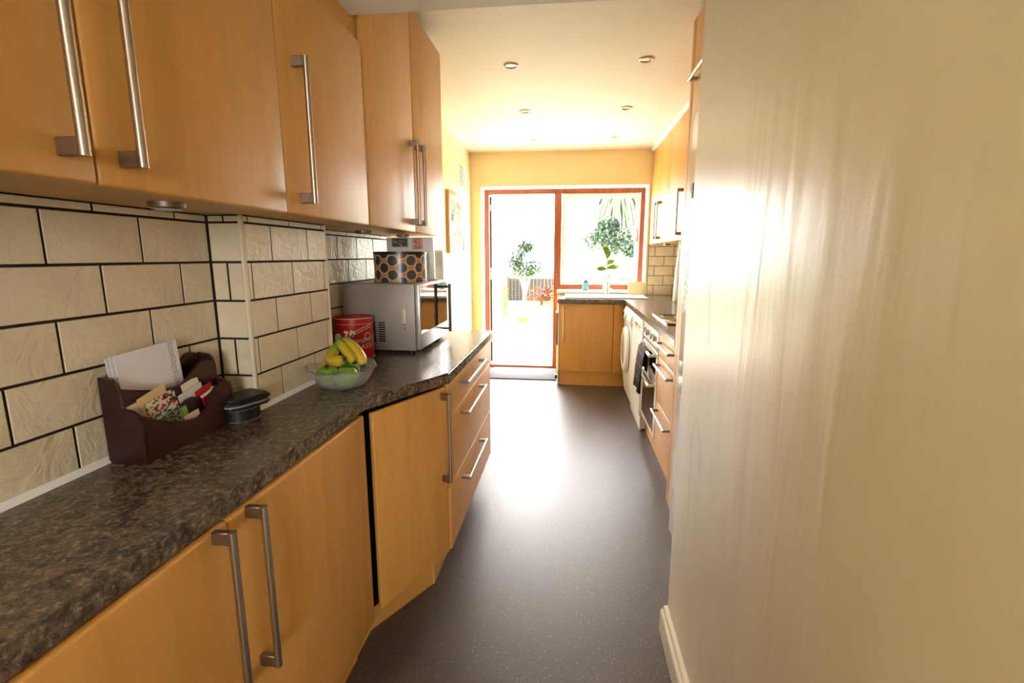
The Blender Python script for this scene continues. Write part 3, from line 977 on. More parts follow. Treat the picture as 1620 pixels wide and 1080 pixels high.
# =================================================================== LETTER RACK
oy0, oy1, oxb, oxf = 0.868, 1.150, -0.964, -0.877
t = thing('letter_rack', 'dark mahogany letter rack with scalloped tiers holding mail', 'letter rack', (-0.92, 1.01, 0.91))
def scallop(z_l, z_m, z_r, hump=True, n=18):
    pts = [(oy0 + 0.006, 0.918)]
    top = []
    L = oy1 - oy0 - 0.012
    for k in range(n + 1):
        s = k / n
        z = z_m + (z_l - z_m) * max(0, 1 - s / 0.55) ** 1.7 if s < 0.55 else z_m + (z_r - z_m) * math.sin(min(1, (s - 0.55) / 0.33) * PI / 2) ** 2
        if s > 0.90: z = z_r - (z_r - z_m) * 0.35 * ((s - 0.90) / 0.1) ** 2
        top.append((oy0 + 0.006 + L * s, z))
    return [(oy1 - 0.006, 0.918), (oy0 + 0.006, 0.918)] + top
for nm, x0, zl, zm, zr in (('back_panel', oxb, 1.092, 1.045, 1.102), ('middle_panel', -0.926, 1.072, 1.040, 1.082), ('front_panel', oxf - 0.008, 1.015, 0.962, 1.028)):
    bm = B(); prism_x(bm, scallop(zl, zm, zr), x0, x0 + 0.008)
    add(nm, bm, M_MAHOG, t)
side = [(oxb, 0.91), (oxf, 0.91), (oxf, 0.998), (oxf - 0.006, 1.016), (oxf - 0.018, 1.025), (-0.914, 1.028), (-0.918, 1.034), (-0.919, 1.062), (-0.924, 1.082), (-0.934, 1.092), (oxb, 1.096)]
for y0 in (oy0, oy1 - 0.008):
    bm = B(); prism_y(bm, side, y0, y0 + 0.008)
    add('side_panel', bm, M_MAHOG, t)
add('base', bbox(oxb, oxf, oy0 + 0.006, oy1 - 0.006, 0.910, 0.919), M_MAHOG, t)
bm = B()
prism_x(bm, [(0.995, 0.918), (1.062, 0.918), (1.062, 0.985)] + [(1.0285 + 0.0335 * math.cos(a * PI / 8), 0.985 + 0.024 * math.sin(a * PI / 8)) for a in range(1, 8)] + [(0.995, 0.985)], -0.903, -0.897)
add('small_divider', bm, M_MAHOG, t)

def paper_mat(name, base, ink, scale, dens=0.5, extra=None):
    """printed card: blocks of ink on a base colour"""
    m, nt, b = base_mat(name)
    mp = mapped(nt, scale)
    v = node(nt, 'ShaderNodeTexVoronoi', distance='CHEBYCHEV')
    v.inputs['Scale'].default_value = 1.0
    nt.links.new(mp.outputs['Vector'], v.inputs['Vector'])
    w = node(nt, 'ShaderNodeTexWhiteNoise'); nt.links.new(v.outputs['Position'], w.inputs['Vector'])
    stops = [(0.0, ink), (dens, base)]
    if extra: stops = [(0.0, ink), (dens * 0.5, extra), (dens, base)]
    r = ramp(nt, stops, 'CONSTANT'); nt.links.new(w.outputs['Value'], r.inputs['Fac'])
    nt.links.new(r.outputs['Color'], b.inputs['Base Color'])
    b.inputs['Roughness'].default_value = 0.5
    return m

def letter_mat():
    m, nt, b = base_mat('letter_print')
    tc = node(nt, 'ShaderNodeTexCoord'); sp = node(nt, 'ShaderNodeSeparateXYZ')
    nt.links.new(tc.outputs['Object'], sp.inputs[0])
    # faint vertical lines of type near the right edge
    w = node(nt, 'ShaderNodeMath', operation='MULTIPLY'); nt.links.new(sp.outputs['Y'], w.inputs[0]); w.inputs[1].default_value = 260
    fr = node(nt, 'ShaderNodeMath', operation='FRACT'); nt.links.new(w.outputs[0], fr.inputs[0])
    g1 = node(nt, 'ShaderNodeMath', operation='LESS_THAN'); nt.links.new(fr.outputs[0], g1.inputs[0]); g1.inputs[1].default_value = 0.45
    g2 = node(nt, 'ShaderNodeMath', operation='GREATER_THAN'); nt.links.new(sp.outputs['Y'], g2.inputs[0]); g2.inputs[1].default_value = 0.056
    g3 = node(nt, 'ShaderNodeMath', operation='LESS_THAN'); nt.links.new(sp.outputs['Y'], g3.inputs[0]); g3.inputs[1].default_value = 0.071
    mp = mapped(nt, (1, 260, 420)); nz = noise_tex(nt, mp.outputs['Vector'], 1.0, 1)
    g4 = node(nt, 'ShaderNodeMath', operation='GREATER_THAN'); nt.links.new(nz.outputs['Fac'], g4.inputs[0]); g4.inputs[1].default_value = 0.47
    prev = g1
    for g in (g2, g3, g4):
        mu = node(nt, 'ShaderNodeMath', operation='MULTIPLY'); nt.links.new(prev.outputs[0], mu.inputs[0]); nt.links.new(g.outputs[0], mu.inputs[1]); prev = mu
    c = mixc(nt, prev.outputs[0], lin((232, 229, 236)), lin((120, 118, 130)))
    nt.links.new(c, b.inputs['Base Color']); b.inputs['Roughness'].default_value = 0.7
    return m
M_LETTER = letter_mat()

def sheet(name, label, cat, yc, zc0, w, h, x, thick, lean, roll, mat, group='mail in the letter rack'):
    """card in the rack: bottom edge at zc0, leaning back by lean degrees, rolled in its own plane"""
    M = T(x, yc, zc0) @ RY(-lean) @ RX(roll)
    o = bpy.data.objects.new(name, to_mesh(bbox(-thick / 2, thick / 2, -w / 2, w / 2, 0, h), name, mat))
    o.matrix_world = M
    COL.objects.link(o); link_props(o, label, cat, group)
    ROOTM[o.name] = M
    return o
for i in range(3):
    sheet('letter', ['stack-front folded white letter with small type, standing tallest in the letter rack', 'white sheet just behind the front letter in the rack', 'rearmost white sheet in the letter rack'][i],
          'letter', 0.985 - 0.004 * i, 0.945, 0.166, 0.196 - 0.001 * i, -0.938 - 0.004 * i, 0.0012, 2.6, 2.5 + i * 0.8, M_LETTER if i == 0 else M_PAPER)
MC = paper_mat
sheet('envelope', 'pale pink envelope at the left of the letter rack', 'envelope', 0.928, 0.96, 0.085, 0.078, -0.913, 0.002, 4, 10, plain('pink_paper', (214, 184, 172), 0.7))
sheet('envelope', 'cream envelope behind the printed leaflet in the letter rack', 'envelope', 0.960, 0.96, 0.075, 0.092, -0.910, 0.002, 3, 14, plain('cream_paper', (214, 186, 132), 0.7))
sheet('leaflet', 'leaflet printed red, black and green on cream in the letter rack', 'leaflet', 0.967, 0.955, 0.082, 0.080, -0.905, 0.002, 3, 10, MC('busy_leaflet', (214, 206, 178), (30, 30, 26), (40, 120, 190), 0.42, (186, 44, 40)))
sheet('leaflet', 'white and pale blue leaflet low at the front left of the letter rack', 'leaflet', 0.935, 0.93, 0.075, 0.065, -0.896, 0.002, 2, 10, MC('blue_leaflet', (204, 216, 212), (60, 130, 130), (60, 60, 160), 0.35))
sheet('leaflet', 'dark green card with pale type at the front of the letter rack', 'leaflet', 0.963, 0.93, 0.070, 0.062, -0.891, 0.002, 2, 10, MC('dark_card', (24, 32, 28), (150, 150, 130), (60, 200, 420), 0.3))
sheet('card', 'bright green card in the small front pocket of the letter rack', 'card', 1.003, 0.93, 0.030, 0.066, -0.893, 0.002, 2, 8, plain('green_card', (96, 150, 66), 0.5))
sheet('card', 'small pale pink card in the small front pocket of the letter rack', 'card', 1.022, 0.93, 0.046, 0.046, -0.889, 0.002, 2, 6, plain('pale_pink_card', (214, 188, 172), 0.6))
sheet('envelope', 'narrow white folded slip behind the white printed card in the rack', 'envelope', 1.070, 0.96, 0.055, 0.086, -0.913, 0.002, 4, 12, plain('white_slip', (216, 210, 194), 0.7))
q = sheet('card', 'white card printed with a word, right half of the letter rack', 'card', 1.058, 0.955, 0.078, 0.072, -0.908, 0.002, 3, 12, plain('white_card', (214, 212, 206), 0.6))
bm = text_mesh('Quality', 0.016)
for v in bm.verts: v.co = Vector((0.0013, v.co.x - 0.012, v.co.y + 0.035))
add('lettering', bm, plain('grey_ink', (130, 126, 124), 0.7), q, local=True)
sheet('booklet', 'red booklet with an orange dot at the right of the letter rack', 'booklet', 1.098, 0.955, 0.055, 0.068, -0.904, 0.003, 3, 14, MC('red_cover', (176, 26, 30), (200, 40, 34), (40, 40, 90), 0.25))
q = sheet('booklet', 'red and black booklet with white page edges, rightmost in the letter rack', 'booklet', 1.106, 0.945, 0.058, 0.066, -0.894, 0.004, 3, 14, plain('red_black_cover', (150, 24, 24), 0.35))
add('page_edge', bbox(-0.0022, 0.0024, -0.0295, 0.0295, 0.062, 0.0668), M_PAPER, q, local=True)
bm = B(); lathe(bm, [(0.006, 0), (0.006, 0.0006)], (0, 0, 0), 20, M=T(-0.9015, 1.103, 1.012) @ RY(90))
single('sticker', bm, plain('orange_dot', (224, 120, 40), 0.5), 'small orange round sticker on the red booklet in the rack', 'sticker')

# wallet on a black box
wx, wy = -0.872, 1.168
t = thing('round_box', 'low black rounded box with a pale edge line under the wallet', 'box', (wx, wy, 0.91))
bm = B(); prism(bm, [(wx + 0.042 * math.cos(a * PI / 16), wy + 0.048 * math.sin(a * PI / 16)) for a in range(32)], 0.91, 0.946)
add('body', bm, M_BLACKL, t)
bm = B(); tube(bm, [(wx + 0.0425 * math.cos(a * PI / 16), wy + 0.0485 * math.sin(a * PI / 16), 0.913) for a in range(33)], 0.0007, 5, caps=False)
tube(bm, [(wx + 0.0425 * math.cos(a * PI / 16), wy + 0.0485 * math.sin(a * PI / 16), 0.944) for a in range(33)], 0.0006, 5, caps=False)
add('edge_line', bm, M_GREYP, t)
t = thing('wallet', 'thick black leather wallet lying on the low black box by the tiles', 'wallet', (wx, wy, 0.946), math.radians(-18))
def wpoly(s, z0, z1, bev):
    bm = B()
    pts = [(-0.040 * s, -0.062 * s), (0.034 * s, -0.060 * s), (0.046 * s, -0.03 * s), (0.047 * s, 0.045 * s), (0.036 * s, 0.062 * s), (-0.040 * s, 0.062 * s)]
    prism(bm, pts, z0, z1)
    bmesh.ops.bevel(bm, geom=list(bm.edges), offset=bev, segments=3, affect='EDGES')
    return bm
add('back_cover', wpoly(1.0, 0.0005, 0.008, 0.003), M_BLACKL, t, local=True)
add('zip_edge', wpoly(0.96, 0.007, 0.0125, 0.002), M_GREYP, t, local=True)
add('front_cover', wpoly(1.04, 0.012, 0.030, 0.007), M_BLACKL, t, local=True)

# =================================================================== RIGHT RUN
XR = 0.572           # base fronts on the right (face towards -x)
XRT = 0.56           # worktop edge
# worktop: long leg on the right and return under the window
bm = B()
prism(bm, [(XRT, 2.605), (1.158, 2.605), (1.158, 5.549), (-0.112, 5.549), (-0.112, 4.935), (XRT, 4.935)], 0.87, 0.91)
es = [e for e in bm.edges if all(v.co.z > 0.9 for v in e.verts) and (max(v.co.x for v in e.verts) <= XRT + 1e-4 or max(v.co.y for v in e.verts) < 4.94)]
bmesh.ops.bevel(bm, geom=es, offset=0.005, segments=3, affect='EDGES')
single('worktop', bm, M_TOP, 'L-shaped granite-effect worktop on the right, turning under the window', 'worktop')

# far cabinet facing the camera
t = thing('base_cabinet', 'maple cabinet at the far end beneath the window, facing the camera', 'cabinet', (0.22, 5.25, 0), group='base units under the right worktop')
YC = 4.965
add('body', bbox(-0.09, 0.86, YC + 0.021, 5.55, 0.15, 0.869), M_CARC, t)
add('plinth', bbox(-0.082, 0.60, 5.005, 5.02, 0, 0.148), M_WOODH, t)
d = add('door', bbox(-0.085, 0.455, YC, YC + 0.019, 0.155, 0.862, 0.005, 3), M_WOOD, t)
handle(d, T(-0.045, YC, 0.655) @ RZ(-90), 0.355)
add('filler_panel', bbox(0.460, 0.60, YC, YC + 0.019, 0.155, 0.862, 0.004), M_WOOD, t)
add('end_panel', bbox(-0.103, -0.091, YC, 5.55, 0, 0.869), M_GLOSSW, t)
# brown cloth bag hanging at the end of that cabinet
t = thing('hanging_towel', 'dark brown towel hanging on the end of the far cabinet by the door', 'towel', (-0.118, 5.15, 0.38))
bm = B()
prism(bm, [(-0.105, 5.02)] + [(-0.112 - 0.010 * (k % 2), 5.02 + 0.025 * k) for k in range(9)] + [(-0.105, 5.22)], 0.42, 0.76)
add('cloth', bm, plain('brown_towel', (70, 42, 28), 0.9, noise=0.2, nscale=60), t)
add('rail', bbox(-0.128, -0.1035, 5.015, 5.225, 0.755, 0.765, 0.002), M_GREYP, t)
bm = bbox(-0.128, -0.104, 4.98, 5.05, 0.07, 0.11, 0.004)
single('door_stop', bm, M_BLACK, 'small black stop low on the end of the far cabinet', 'door stop')

# washing machine
def appliance_mats():
    return M_WHITEA
wy0, wy1 = 4.30, 4.895
t = thing('washing_machine', 'white front-loading washing machine next to the far corner', 'washing machine', (0.85, 4.6, 0))
bm = B()
prism_y(bm, [(1.13, 0.012), (0.580, 0.012), (0.568, 0.10), (0.560, 0.16), (0.556, 0.70), (0.546, 0.735), (0.536, 0.77), (0.544, 0.80), (0.566, 0.855), (0.60, 0.862), (1.13, 0.862)], wy0, wy1)
add('cabinet', bm, M_WHITEA, t, smooth=30)
bm = B(); MD = T(0.557, 4.60, 0.475) @ RY(-90)
lathe(bm, [(0.218, 0.0), (0.216, 0.018), (0.200, 0.036), (0.165, 0.042), (0.150, 0.034)], (0, 0, 0), 48, M=MD)
d = add('door_ring', bm, M_WHITEA, t, smooth=50)
bm = B(); lathe(bm, [(0.150, 0.034), (0.12, 0.040), (0.06, 0.046), (0.01, 0.047)], (0, 0, 0), 40, M=MD)
add('door_window', bm, plain('washer_window', (196, 198, 202), 0.08, coat=0.6), d, smooth=50)
bm = B(); lathe(bm, [(0.223, 0.0), (0.223, 0.006)], (0, 0, 0), 48, M=MD)
add('door_seal', bm, M_GREYP, t)
bm = B(); lathe(bm, [(0.024, 0.0), (0.022, 0.018), (0.004, 0.019)], (0, 0, 0), 24, M=T(0.540, 4.60, 0.785) @ RY(-78))
add('dial', bm, M_WHITEA, t)
add('display', bbox(0.533, 0.545, 4.79, 4.86, 0.765, 0.800, 0.002), plain('dark_display', (60, 62, 64), 0.2), t)
add('drawer_front', bbox(0.535, 0.556, 4.66, 4.76, 0.745, 0.80, 0.003), M_WHITEA, t)
for yy in (wy0 + 0.05, wy1 - 0.05):
    for xx in (0.62, 1.08):
        bm = B(); lathe(bm, [(0.02, 0), (0.02, 0.013)], (xx, yy, 0), 12); add('foot', bm, M_BLACK, t)

# dishwasher
t = thing('dishwasher', 'white slab-fronted dishwasher between the washing machine and the oven', 'dishwasher', (0.85, 4.0, 0))
add('body', bbox(0.585, 1.13, 3.705, 4.293, 0.012, 0.862), M_WHITEA, t)
add('door', bbox(0.558, 0.584, 3.705, 4.293, 0.115, 0.745, 0.006, 3), M_WHITEA, t)
d = add('control_panel', bbox(0.556, 0.584, 3.705, 4.293, 0.750, 0.860, 0.006, 3), M_WHITEA, t)
add('grip', bbox(0.5535, 0.558, 3.96, 4.10, 0.785, 0.812, 0.002), plain('dark_grip', (70, 70, 72), 0.4), d)
for yy in (3.80, 3.86):
    add('button', bbox(0.5535, 0.558, yy, yy + 0.025, 0.79, 0.81, 0.002), M_GREYP, d)
add('kickplate', bbox(0.568, 0.584, 3.705, 4.293, 0.0, 0.11, 0.004), M_WHITEA, t)

# built-under double oven
oy0_, oy1_ = 3.10, 3.70
t = thing('double_oven', 'white built-under double oven with dark glass doors below the hob', 'oven', (0.85, 3.4, 0.15))
add('housing', bbox(0.592, 1.13, oy0_, oy1_, 0.15, 0.868), M_WHITEA, t)
d = add('control_panel', bbox(0.568, 0.591, oy0_, oy1_, 0.752, 0.866, 0.004), M_WHITEA, t)
for yy in (3.20, 3.30, 3.48, 3.60):
    bm = B(); lathe(bm, [(0.020, 0.0), (0.019, 0.022), (0.003, 0.023)], (0, 0, 0), 22, M=T(0.568, yy, 0.81) @ RY(-90))
    add('knob', bm, plain('knob_white', (205, 205, 205), 0.3) if 'knob_white' not in MATS else MATS['knob_white'], d)
def oven_door(z0, z1):
    d = add('oven_door', bbox(0.568, 0.591, oy0_ + 0.002, oy1_ - 0.002, z0, z1, 0.004), M_WHITEA, t)
    add('door_glass', bbox(0.5665, 0.5685, oy0_ + 0.05, oy1_ - 0.05, z0 + 0.03, z1 - 0.035), M_DARKGL, d)
    bm = B(); zc = z1 - 0.03
    tube(bm, [(0.528, oy0_ + 0.05, zc), (0.528, oy1_ - 0.05, zc)], 0.010, 12)
    for yy in (oy0_ + 0.06, oy1_ - 0.06):
        tube(bm, [(0.570, yy, zc), (0.528, yy, zc)], 0.010, 10)
    add('handle', bm, M_WHITEA, d)
    return d
oven_door(0.545, 0.735)
oven_door(0.160, 0.535)
add('dark_gap', bbox(0.586, 0.5925, oy0_, oy1_, 0.735, 0.753), M_HOLE, t)
t = thing('plinth_board', 'maple plinth board along the floor under oven and drawers', 'plinth', (0.625, 3.15, 0))
add('board', bbox(0.615, 0.63, 2.605, 3.70, 0, 0.147), M_WOODH, t)

# tea towel over the upper oven handle: folded cloth with folds
def cloth_sheet(y0, y1, path, wob, n=22):
    bm = B()
    rows = []
    for (x, z, k) in path:
        row = []
        for i in range(n + 1):
            s = i / n
            yy = y0 + (y1 - y0) * (s - 0.5) * (1 - 0.12 * k) + (y0 + y1) / 2 * 0 + (y1 - y0) * 0.5
            yy = y0 + (y1 - y0) * (0.5 + (s - 0.5) * (1 - 0.10 * k))
            row.append(bm.verts.new((x - wob * k * (0.5 + 0.5 * math.sin(s * 19 + 2.0 * k)), yy, z - 0.012 * k * math.sin(s * 7))))
        rows.append(row)
    for r0, r1 in zip(rows, rows[1:]):
        for i in range(n):
            bm.faces.new((r0[i], r0[i + 1], r1[i + 1], r1[i]))
    return bm
def towel_mat():
    m, nt, b = base_mat('check_tea_towel')
    tc = node(nt, 'ShaderNodeTexCoord'); sp = node(nt, 'ShaderNodeSeparateXYZ'); nt.links.new(tc.outputs['Object'], sp.inputs[0])
    outs = []
    for ax in ('Y', 'Z'):
        mu = node(nt, 'ShaderNodeMath', operation='MULTIPLY'); nt.links.new(sp.outputs[ax], mu.inputs[0]); mu.inputs[1].default_value = 11
        fr = node(nt, 'ShaderNodeMath', operation='FRACT'); nt.links.new(mu.outputs[0], fr.inputs[0])
        l = node(nt, 'ShaderNodeMath', operation='LESS_THAN'); nt.links.new(fr.outputs[0], l.inputs[0]); l.inputs[1].default_value = 0.09
        outs.append(l)
    mxm = node(nt, 'ShaderNodeMath', operation='MAXIMUM'); nt.links.new(outs[0].outputs[0], mxm.inputs[0]); nt.links.new(outs[1].outputs[0], mxm.inputs[1])
    c = mixc(nt, mxm.outputs[0], lin((46, 41, 41)), lin((104, 92, 90)))
    nt.links.new(c, b.inputs['Base Color']); b.inputs['Roughness'].default_value = 0.95
    return m
path = [(0.548, 0.56, 0.5), (0.546, 0.62, 0.3), (0.542, 0.68, 0.1), (0.538, 0.712, 0.0), (0.528, 0.7175, 0.0), (0.517, 0.71, 0.0), (0.512, 0.68, 0.12), (0.508, 0.62, 0.35), (0.506, 0.55, 0.6), (0.505, 0.47, 0.8), (0.504, 0.41, 1.0)]
bm = cloth_sheet(3.28, 3.57, path, 0.02)
TW = single('tea_towel', bm, towel_mat(), 'dark checked tea towel hanging over the upper oven handle', 'tea towel', smooth=180)
sm = TW.modifiers.new('thick', 'SOLIDIFY'); sm.thickness = 0.003

# drawer unit on the right
t = thing('drawer_unit', 'narrow three-drawer maple unit between the oven and the fridge', 'drawer unit', (0.85, 2.85, 0), group='base units under the right worktop')
add('body', bbox(XR + 0.021, 1.13, 2.607, 3.096, 0.15, 0.869), M_CARC, t)
for z0, z1, hz in ((0.722, 0.864, 0.815), (0.432, 0.718, 0.676), (0.155, 0.428, 0.385)):
    d = add('drawer', bbox(XR, XR + 0.019, 2.61, 3.094, z0, z1, 0.004, 3), M_WOODH, t)
    handle(d, T(XR, 2.84, hz) @ RZ(180) @ RX(90), 0.40)

# hob
t = thing('hob', 'black glass hob set into the right worktop', 'hob', (0.88, 3.42, 0.91))
add('glass', bbox(0.625, 1.09, 3.14, 3.71, 0.911, 0.920, 0.002), plain('hob_glass', (8, 8, 9), 0.03, spec=0.8, coat=1.0), t)
for cx, cy, r in ((0.74, 3.29, 0.09), (0.74, 3.56, 0.075), (0.97, 3.29, 0.075), (0.97, 3.56, 0.09)):
    bm = B()
    ring = [(cx + r * math.cos(2 * PI * k / 40), cy + r * math.sin(2 * PI * k / 40), 0.9202) for k in range(41)]
    tube(bm, ring, 0.0012, 4, caps=False)
    add('zone_ring', bm, M_GREYP, t)

# tall white bottle standing at the back by the hob
t = thing('tall_vase', 'tall slim white vase on the worktop in the right-hand corner', 'vase', (1.045, 4.80, 0.91))
bm = B(); lathe(bm, [(0.048, 0.0), (0.055, 0.01), (0.052, 0.12), (0.047, 0.25), (0.036, 0.38), (0.026, 0.47), (0.024, 0.52), (0.030, 0.54), (0.026, 0.538), (0.02, 0.50)], (1.045, 4.80, 0.91), 32)
add('body', bm, M_WHITEA, t, smooth=50)
bm = B(); lathe(bm, [(0.0555, 0.006), (0.0565, 0.010), (0.0555, 0.014)], (1.045, 4.80, 0.91), 32, cap0=False, cap1=False)
add('base_band', bm, M_GREYP, t)

# ---- fridge housing and fridge
t = thing('fridge_housing', 'maple housing round the fridge with a top cupboard and horizontal bar handle', 'cabinet', (0.85, 2.1, 0))
add('side_panel', bbox(0.562, 1.155, 2.545, 2.603, 0, 2.43, 0.002), M_WOOD, t)
add('filler_board', bbox(0.562, 0.582, 2.262, 2.545, 0, 1.962, 0.002), M_WOOD, t)
add('top_box', bbox(0.585, 1.155, 1.70, 2.544, 1.965, 2.43), M_CARC, t)
d = add('door', bbox(0.562, 0.582, 1.704, 2.542, 1.962, 2.425, 0.004), M_WOOD, t)
handle(d, T(0.562, 2.255, 2.135) @ RZ(180) @ RX(90), 0.44)
t = thing('fridge_freezer', 'white fridge freezer standing beyond the end of the cream partition wall', 'fridge', (0.85, 1.98, 0))
fy0, fy1, fx = 1.67, 2.25, 0.505
add('body', bbox(0.595, 1.14, fy0, fy1, 0.012, 1.93, 0.01), M_FRIDGE, t)
bm = bbox(fx, 0.59, fy0, fy1, 0.03, 0.80, 0.014, 4)
d = add('freezer_door', bm, M_FRIDGE, t)
add('grip', bbox(fx - 0.0015, fx + 0.02, fy1 - 0.10, fy1 - 0.02, 0.735, 0.785, 0.004), M_GREYP, d)
bm = bbox(fx, 0.59, fy0, fy1, 0.812, 1.93, 0.014, 4)
d = add('fridge_door', bm, M_FRIDGE, t)
add('grip', bbox(fx - 0.0015, fx + 0.02, fy1 - 0.10, fy1 - 0.02, 0.83, 0.88, 0.004), M_GREYP, d)
for yy in (fy0 + 0.06, fy1 - 0.06):
    for xx in (0.63, 1.09):
        bm = B(); lathe(bm, [(0.02, 0), (0.02, 0.013)], (xx, yy, 0), 12); add('foot', bm, M_BLACK, t)
M_CAL = paper_mat('calendar_print', (226, 226, 222), (150, 150, 150), (60, 60, 60), 0.28, (120, 140, 150))
bm = bbox(fx - 0.004, fx - 0.0005, 2.03, 2.21, 1.10, 1.36)
single('fridge_note', bm, M_CAL, 'white printed sheet stuck to the fridge door', 'note')
bm = bbox(fx - 0.006, fx - 0.0005, 2.15, 2.21, 1.58, 1.64, 0.003)
single('fridge_magnet', bm, plain('tan_magnet', (150, 112, 78), 0.5), 'tan square magnet high on the fridge door', 'magnet')

# ---- right wall units
XRU = 0.862
def rwall_unit(label, y0, y1, hy):
    t = thing('wall_cabinet', label, 'wall cabinet', (1.0, (y0 + y1) / 2, 1.465), group='wall units on the right')
    add('body', bbox(XRU + 0.021, 1.149, y0, y1, 1.467, 2.428), M_CARC, t)
    d = add('door', bbox(XRU, XRU + 0.019, y0 + 0.0015, y1 - 0.0015, 1.464, 2.428, 0.005, 3), M_WOOD, t)
    if hy: handle(d, T(XRU, hy, 1.68) @ RZ(180), 0.355)
    return t
rwall_unit('narrow maple wall cabinet in the far right corner by the window', 5.00, 5.545, 5.07)
rwall_unit('maple wall cabinet second from the window on the right', 4.58, 4.995, 4.93)
rwall_unit('wide maple wall cabinet on the right, long handle near the fridge housing', 3.98, 4.575, 4.03)
rwall_unit('maple wall cabinet on the right above the hob, hidden behind the fridge housing', 2.61, 3.975, None)
bm = B(); prism_y(bm, [(XRU - 0.004, 2.430), (XRU - 0.018, 2.442), (XRU - 0.022, 2.458), (1.155, 2.458), (1.155, 2.430)], 2.607, 5.555)
single('cornice', bm, M_WHITEP, 'white cornice above the right-hand wall cabinets', 'cornice')
bm = B()
def upuck(label, x, y):
    t = thing('cabinet_downlight', label, 'light', (x, y, 1.447), group='puck lights under the right wall units')
    bm = B(); lathe(bm, [(0.030, 0.0), (0.034, 0.003), (0.034, 0.0195)], (x, y, 1.447), 24)
    add('ring', bm, M_STEELD, t)
    bm = B(); lathe(bm, [(0.024, -0.002), (0.024, 0.002)], (x, y, 1.4468), 20)
    add('lens', bm, MATS['puck_lens'], t)
upuck('round puck light under the far right wall cabinet', 1.0, 5.27)
upuck('round puck light under the right wall cabinet nearer the hob', 0.98, 4.45)

# =================================================================== SINK, window-sill things
t = thing('sink', 'white inset sink with drainer under the window', 'sink', (0.36, 5.22, 0.91))
bm = B()
sxa, sxb, sya, syb = -0.04, 0.80, 5.00, 5.46
box(bm, sxa, sxb, sya, sya + 0.04, 0.911, 0.926, 0.005); box(bm, sxa, sxb, syb - 0.06, syb, 0.911, 0.926, 0.005)
box(bm, sxa, sxa + 0.04, sya + 0.04, syb - 0.06, 0.911, 0.926, 0.005); box(bm, sxb - 0.04, sxb, sya + 0.04, syb - 0.06, 0.911, 0.926, 0.005)
box(bm, sxa + 0.04, sxb - 0.04, sya + 0.04, syb - 0.06, 0.911, 0.916)
add('rim', bm, M_WHITEA, t)
for k in range(7):
    add('drainer_rib', bbox(0.40 + k * 0.05, 0.412 + k * 0.05, sya + 0.06, syb - 0.08, 0.916, 0.921, 0.002), M_WHITEA, t)
t = thing('mixer_tap', 'chrome swan-neck mixer tap behind the sink', 'tap', (0.42, 5.43, 0.926))
bm = B(); lathe(bm, [(0.026, 0.0), (0.024, 0.012), (0.016, 0.016), (0.015, 0.06)], (0.42, 5.43, 0.926), 20)
add('base', bm, M_CHROME, t)
bm = B()
pp = [(0.42, 5.43, 0.98), (0.42, 5.43, 1.12)] + [(0.42, 5.43 - 0.07 + 0.07 * math.cos(a * PI / 8), 1.12 + 0.06 * math.sin(a * PI / 8)) for a in range(1, 8)] + [(0.42, 5.29, 1.08)]
tube(bm, pp, 0.010, 12)
add('spout', bm, M_CHROME, t)
bm = B(); tube(bm, [(0.42, 5.43, 0.975), (0.475, 5.43, 0.99)], [0.007, 0.005], 10)
add('lever', bm, M_CHROME, t)
bm = bbox(0.640, 0.845, -0.008, 0.008, 0, 0.135, 0.006, 2, M=T(0, 5.44, 0.927) @ RX(-8))
single('chopping_board', bm, plain('cream_board', (232, 222, 180), 0.5), 'cream chopping board propped against the window sill at right', 'chopping board')

def leaf_quads(bm, c, u, v, w, l):
    a = c - u * w; b_ = c + v * l * 0.5 - u * w * 0.2; d_ = c + u * w; e_ = c + v * l
    vs = [bm.verts.new(c - v * l * 0.1), bm.verts.new(c + v * l * 0.4 + u * w), bm.verts.new(c + v * l), bm.verts.new(c + v * l * 0.4 - u * w)]
    bm.faces.new(vs)

t = thing('potted_succulent', 'small green succulent in a pale blue ribbed pot on the window sill', 'potted plant', (0.187, 5.60, 0.955))
bm = B(); lathe(bm, [(0.030, 0.0), (0.034, 0.005), (0.040, 0.085), (0.041, 0.092), (0.036, 0.092), (0.033, 0.07)], (0.187, 5.60, 0.955), 24)
add('pot', bm, plain('pale_blue_glaze', (84, 138, 150), 0.3), t, smooth=50)
bm = B()
for k in range(40):
    a = random.uniform(0, 2 * PI); el = random.uniform(0.3, 1.4)
    v = Vector((math.cos(a) * math.cos(el), math.sin(a) * math.cos(el), math.sin(el))); u = v.cross(Vector((0, 0, 1))).normalized()
    leaf_quads(bm, Vector((0.187, 5.60, 1.03)), u, v, 0.008, random.uniform(0.035, 0.055))
add('leaves', bm, plain('succulent_green', (44, 84, 34), 0.5), t)
t = thing('orchid_plant', 'slender plant with large yellow-green leaves in a white pot on the sill', 'potted plant', (0.42, 5.62, 0.955))
bm = B(); lathe(bm, [(0.035, 0.0), (0.045, 0.09), (0.047, 0.10), (0.040, 0.10)], (0.42, 5.62, 0.955), 22)
add('pot', bm, M_WHITEA, t, smooth=50)
bm = B(); tube(bm, [(0.42, 5.62, 1.04), (0.425, 5.62, 1.2), (0.42, 5.62, 1.40)], 0.005, 8)
add('stem', bm, plain('stem_green', (130, 150, 60), 0.6), t)
M_LGREEN = plain('young_leaf_green', (92, 128, 22), 0.45)
